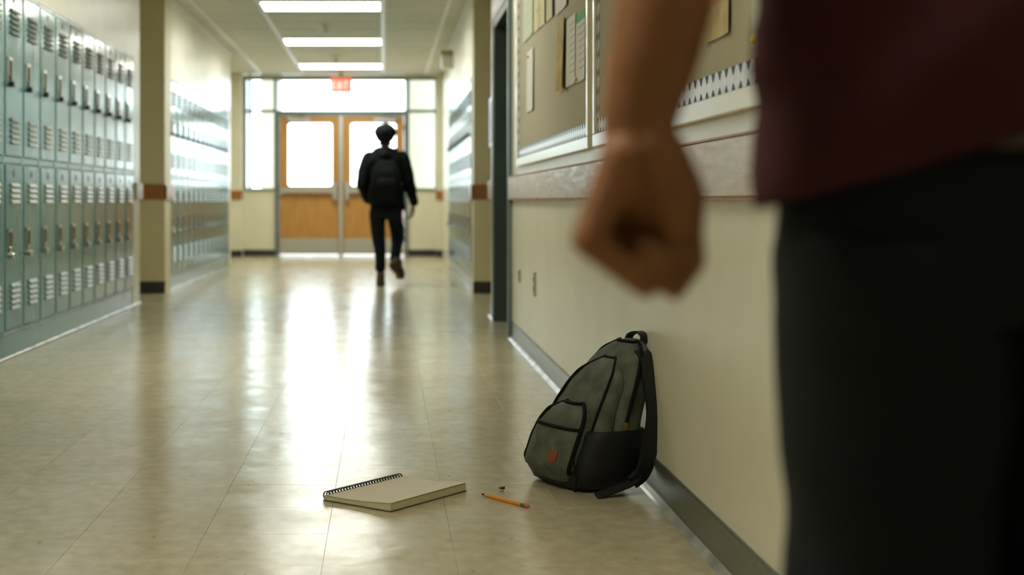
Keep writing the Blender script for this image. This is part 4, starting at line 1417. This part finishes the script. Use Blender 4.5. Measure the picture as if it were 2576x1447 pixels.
ball(bm, hcen + Vector((0, -0.055, -0.01)), (0.080, 0.055, 0.058), 14, 10)
remeshed('hair', bm, 0.006, M['hair'], st_, 1, lambda c: 0.010 * mnoise.noise(c * 38) + 0.004 * mnoise.noise(c * 90))
# jacket with hood
bm = bmesh.new()
loft(bm, [ering(Q(px, 0).x, 0, z, rx, ry, 28, 2.3) for px, z, rx, ry in ((976, 0.725, 0.170, 0.125), (974, 0.80, 0.176, 0.125), (970, 0.95, 0.178, 0.12), (968, 1.10, 0.190, 0.12), (968, 1.20, 0.195, 0.115), (968, 1.265, 0.165, 0.10), (968, 1.31, 0.10, 0.085), (968, 1.345, 0.068, 0.072))])
chain(bm, [shl, (shl + ell_) / 2 + Vector((-0.012, 0, 0)), ell_, wrl], [0.082, 0.076, 0.066, 0.052])
chain(bm, [shr, (shr + elr) / 2 + Vector((0.008, 0, 0)), elr, wrr + Vector((0, 0, 0.02))], [0.080, 0.072, 0.060, 0.046])
chain(bm, [Q(948, 386, -0.03), Q(968, 392, -0.085), Q(990, 386, -0.03)], [0.045, 0.05, 0.045])
remeshed('jacket', bm, 0.008, M['jacket'], st_, 2, lambda c: 0.007 * mnoise.noise(c * 11) + 0.004 * mnoise.noise(c * 24))
# jeans
bm = bmesh.new()
loft(bm, [ering(Q(971, 0).x, 0, z, rx, ry, 28) for z, rx, ry in ((0.665, 0.140, 0.10), (0.70, 0.158, 0.115), (0.76, 0.152, 0.11))])
chain(bm, [hipl, Q(951, 580, 0.02), knl, Q(957, 650, 0.0), Q(957, 674, 0)], [0.082, 0.074, 0.065, 0.052, 0.053])
chain(bm, [hipr, Q(997, 570, 0.07), knr, Q(997, 628, -0.04), Q(994, 652, -0.15)], [0.082, 0.072, 0.064, 0.053, 0.052])
remeshed('jeans', bm, 0.008, M['jeans'], st_, 2, lambda c: 0.005 * mnoise.noise(c * 14) + 0.003 * mnoise.noise(Vector((c.x * 10, c.y * 10, c.z * 45))))
# shoes: left flat on the floor, right lifted with its toe down
def shoe(M4):
    bm = bmesh.new()
    loft(bm, [ering(0, 0.05, z, rx, ry, 24, 2.5) for z, rx, ry in ((0.018, 0.043, 0.138), (0.045, 0.044, 0.138), (0.07, 0.04, 0.115))] + [ering(0, 0.005, z, rx, ry, 24, 2.3) for z, rx, ry in ((0.095, 0.041, 0.075), (0.125, 0.043, 0.06))])
    bm.transform(M4); s = obj('shoe', bm, M['shoe'], st_, True)
    bm = bmesh.new(); loft(bm, [ering(0, 0.05, z, rx, ry, 24, 2.5) for z, rx, ry in ((0.0, 0.044, 0.14), (0.018, 0.046, 0.142))])
    bm.transform(M4); obj('sole', bm, M['sole'], s)
shoe(Matrix.Translation((anl.x + 0.004, -0.01, 0)) @ Matrix.Rotation(0.05, 4, 'Z'))
shoe(Matrix.Translation((anr.x - 0.01, anr.y - 0.04, anr.z - 0.06)) @ Matrix.Rotation(-0.62, 4, 'Z') @ Matrix.Rotation(math.radians(-36), 4, 'X') @ Matrix.Scale(0.9, 4))
# worn pack on the student's back
wp = backpack('backpack', (SX + 0.02, SY - 0.17, 0.80), 0, -0.02, M['jacket'], M['jacket'], None, 'dark backpack worn on the back of the walking person')
wp.scale = (1.0, 0.8, 0.98)
bm = bmesh.new()
for s in (-1, 1):
    pts = smooth_pts([(s * 0.07, 0.08, 0.40), (s * 0.085, 0.12, 0.50), (s * 0.09, 0.22, 0.54), (s * 0.09, 0.36, 0.46), (s * 0.10, 0.40, 0.30), (s * 0.13, 0.30, 0.10), (s * 0.12, 0.10, 0.04)], 4)
    ribbon(bm, pts, Vector((1, 0, 0)), 0.055, 0.012)
bmesh.ops.recalc_face_normals(bm, faces=bm.faces)
obj('shoulder_straps', bm, M['jacket'], wp)
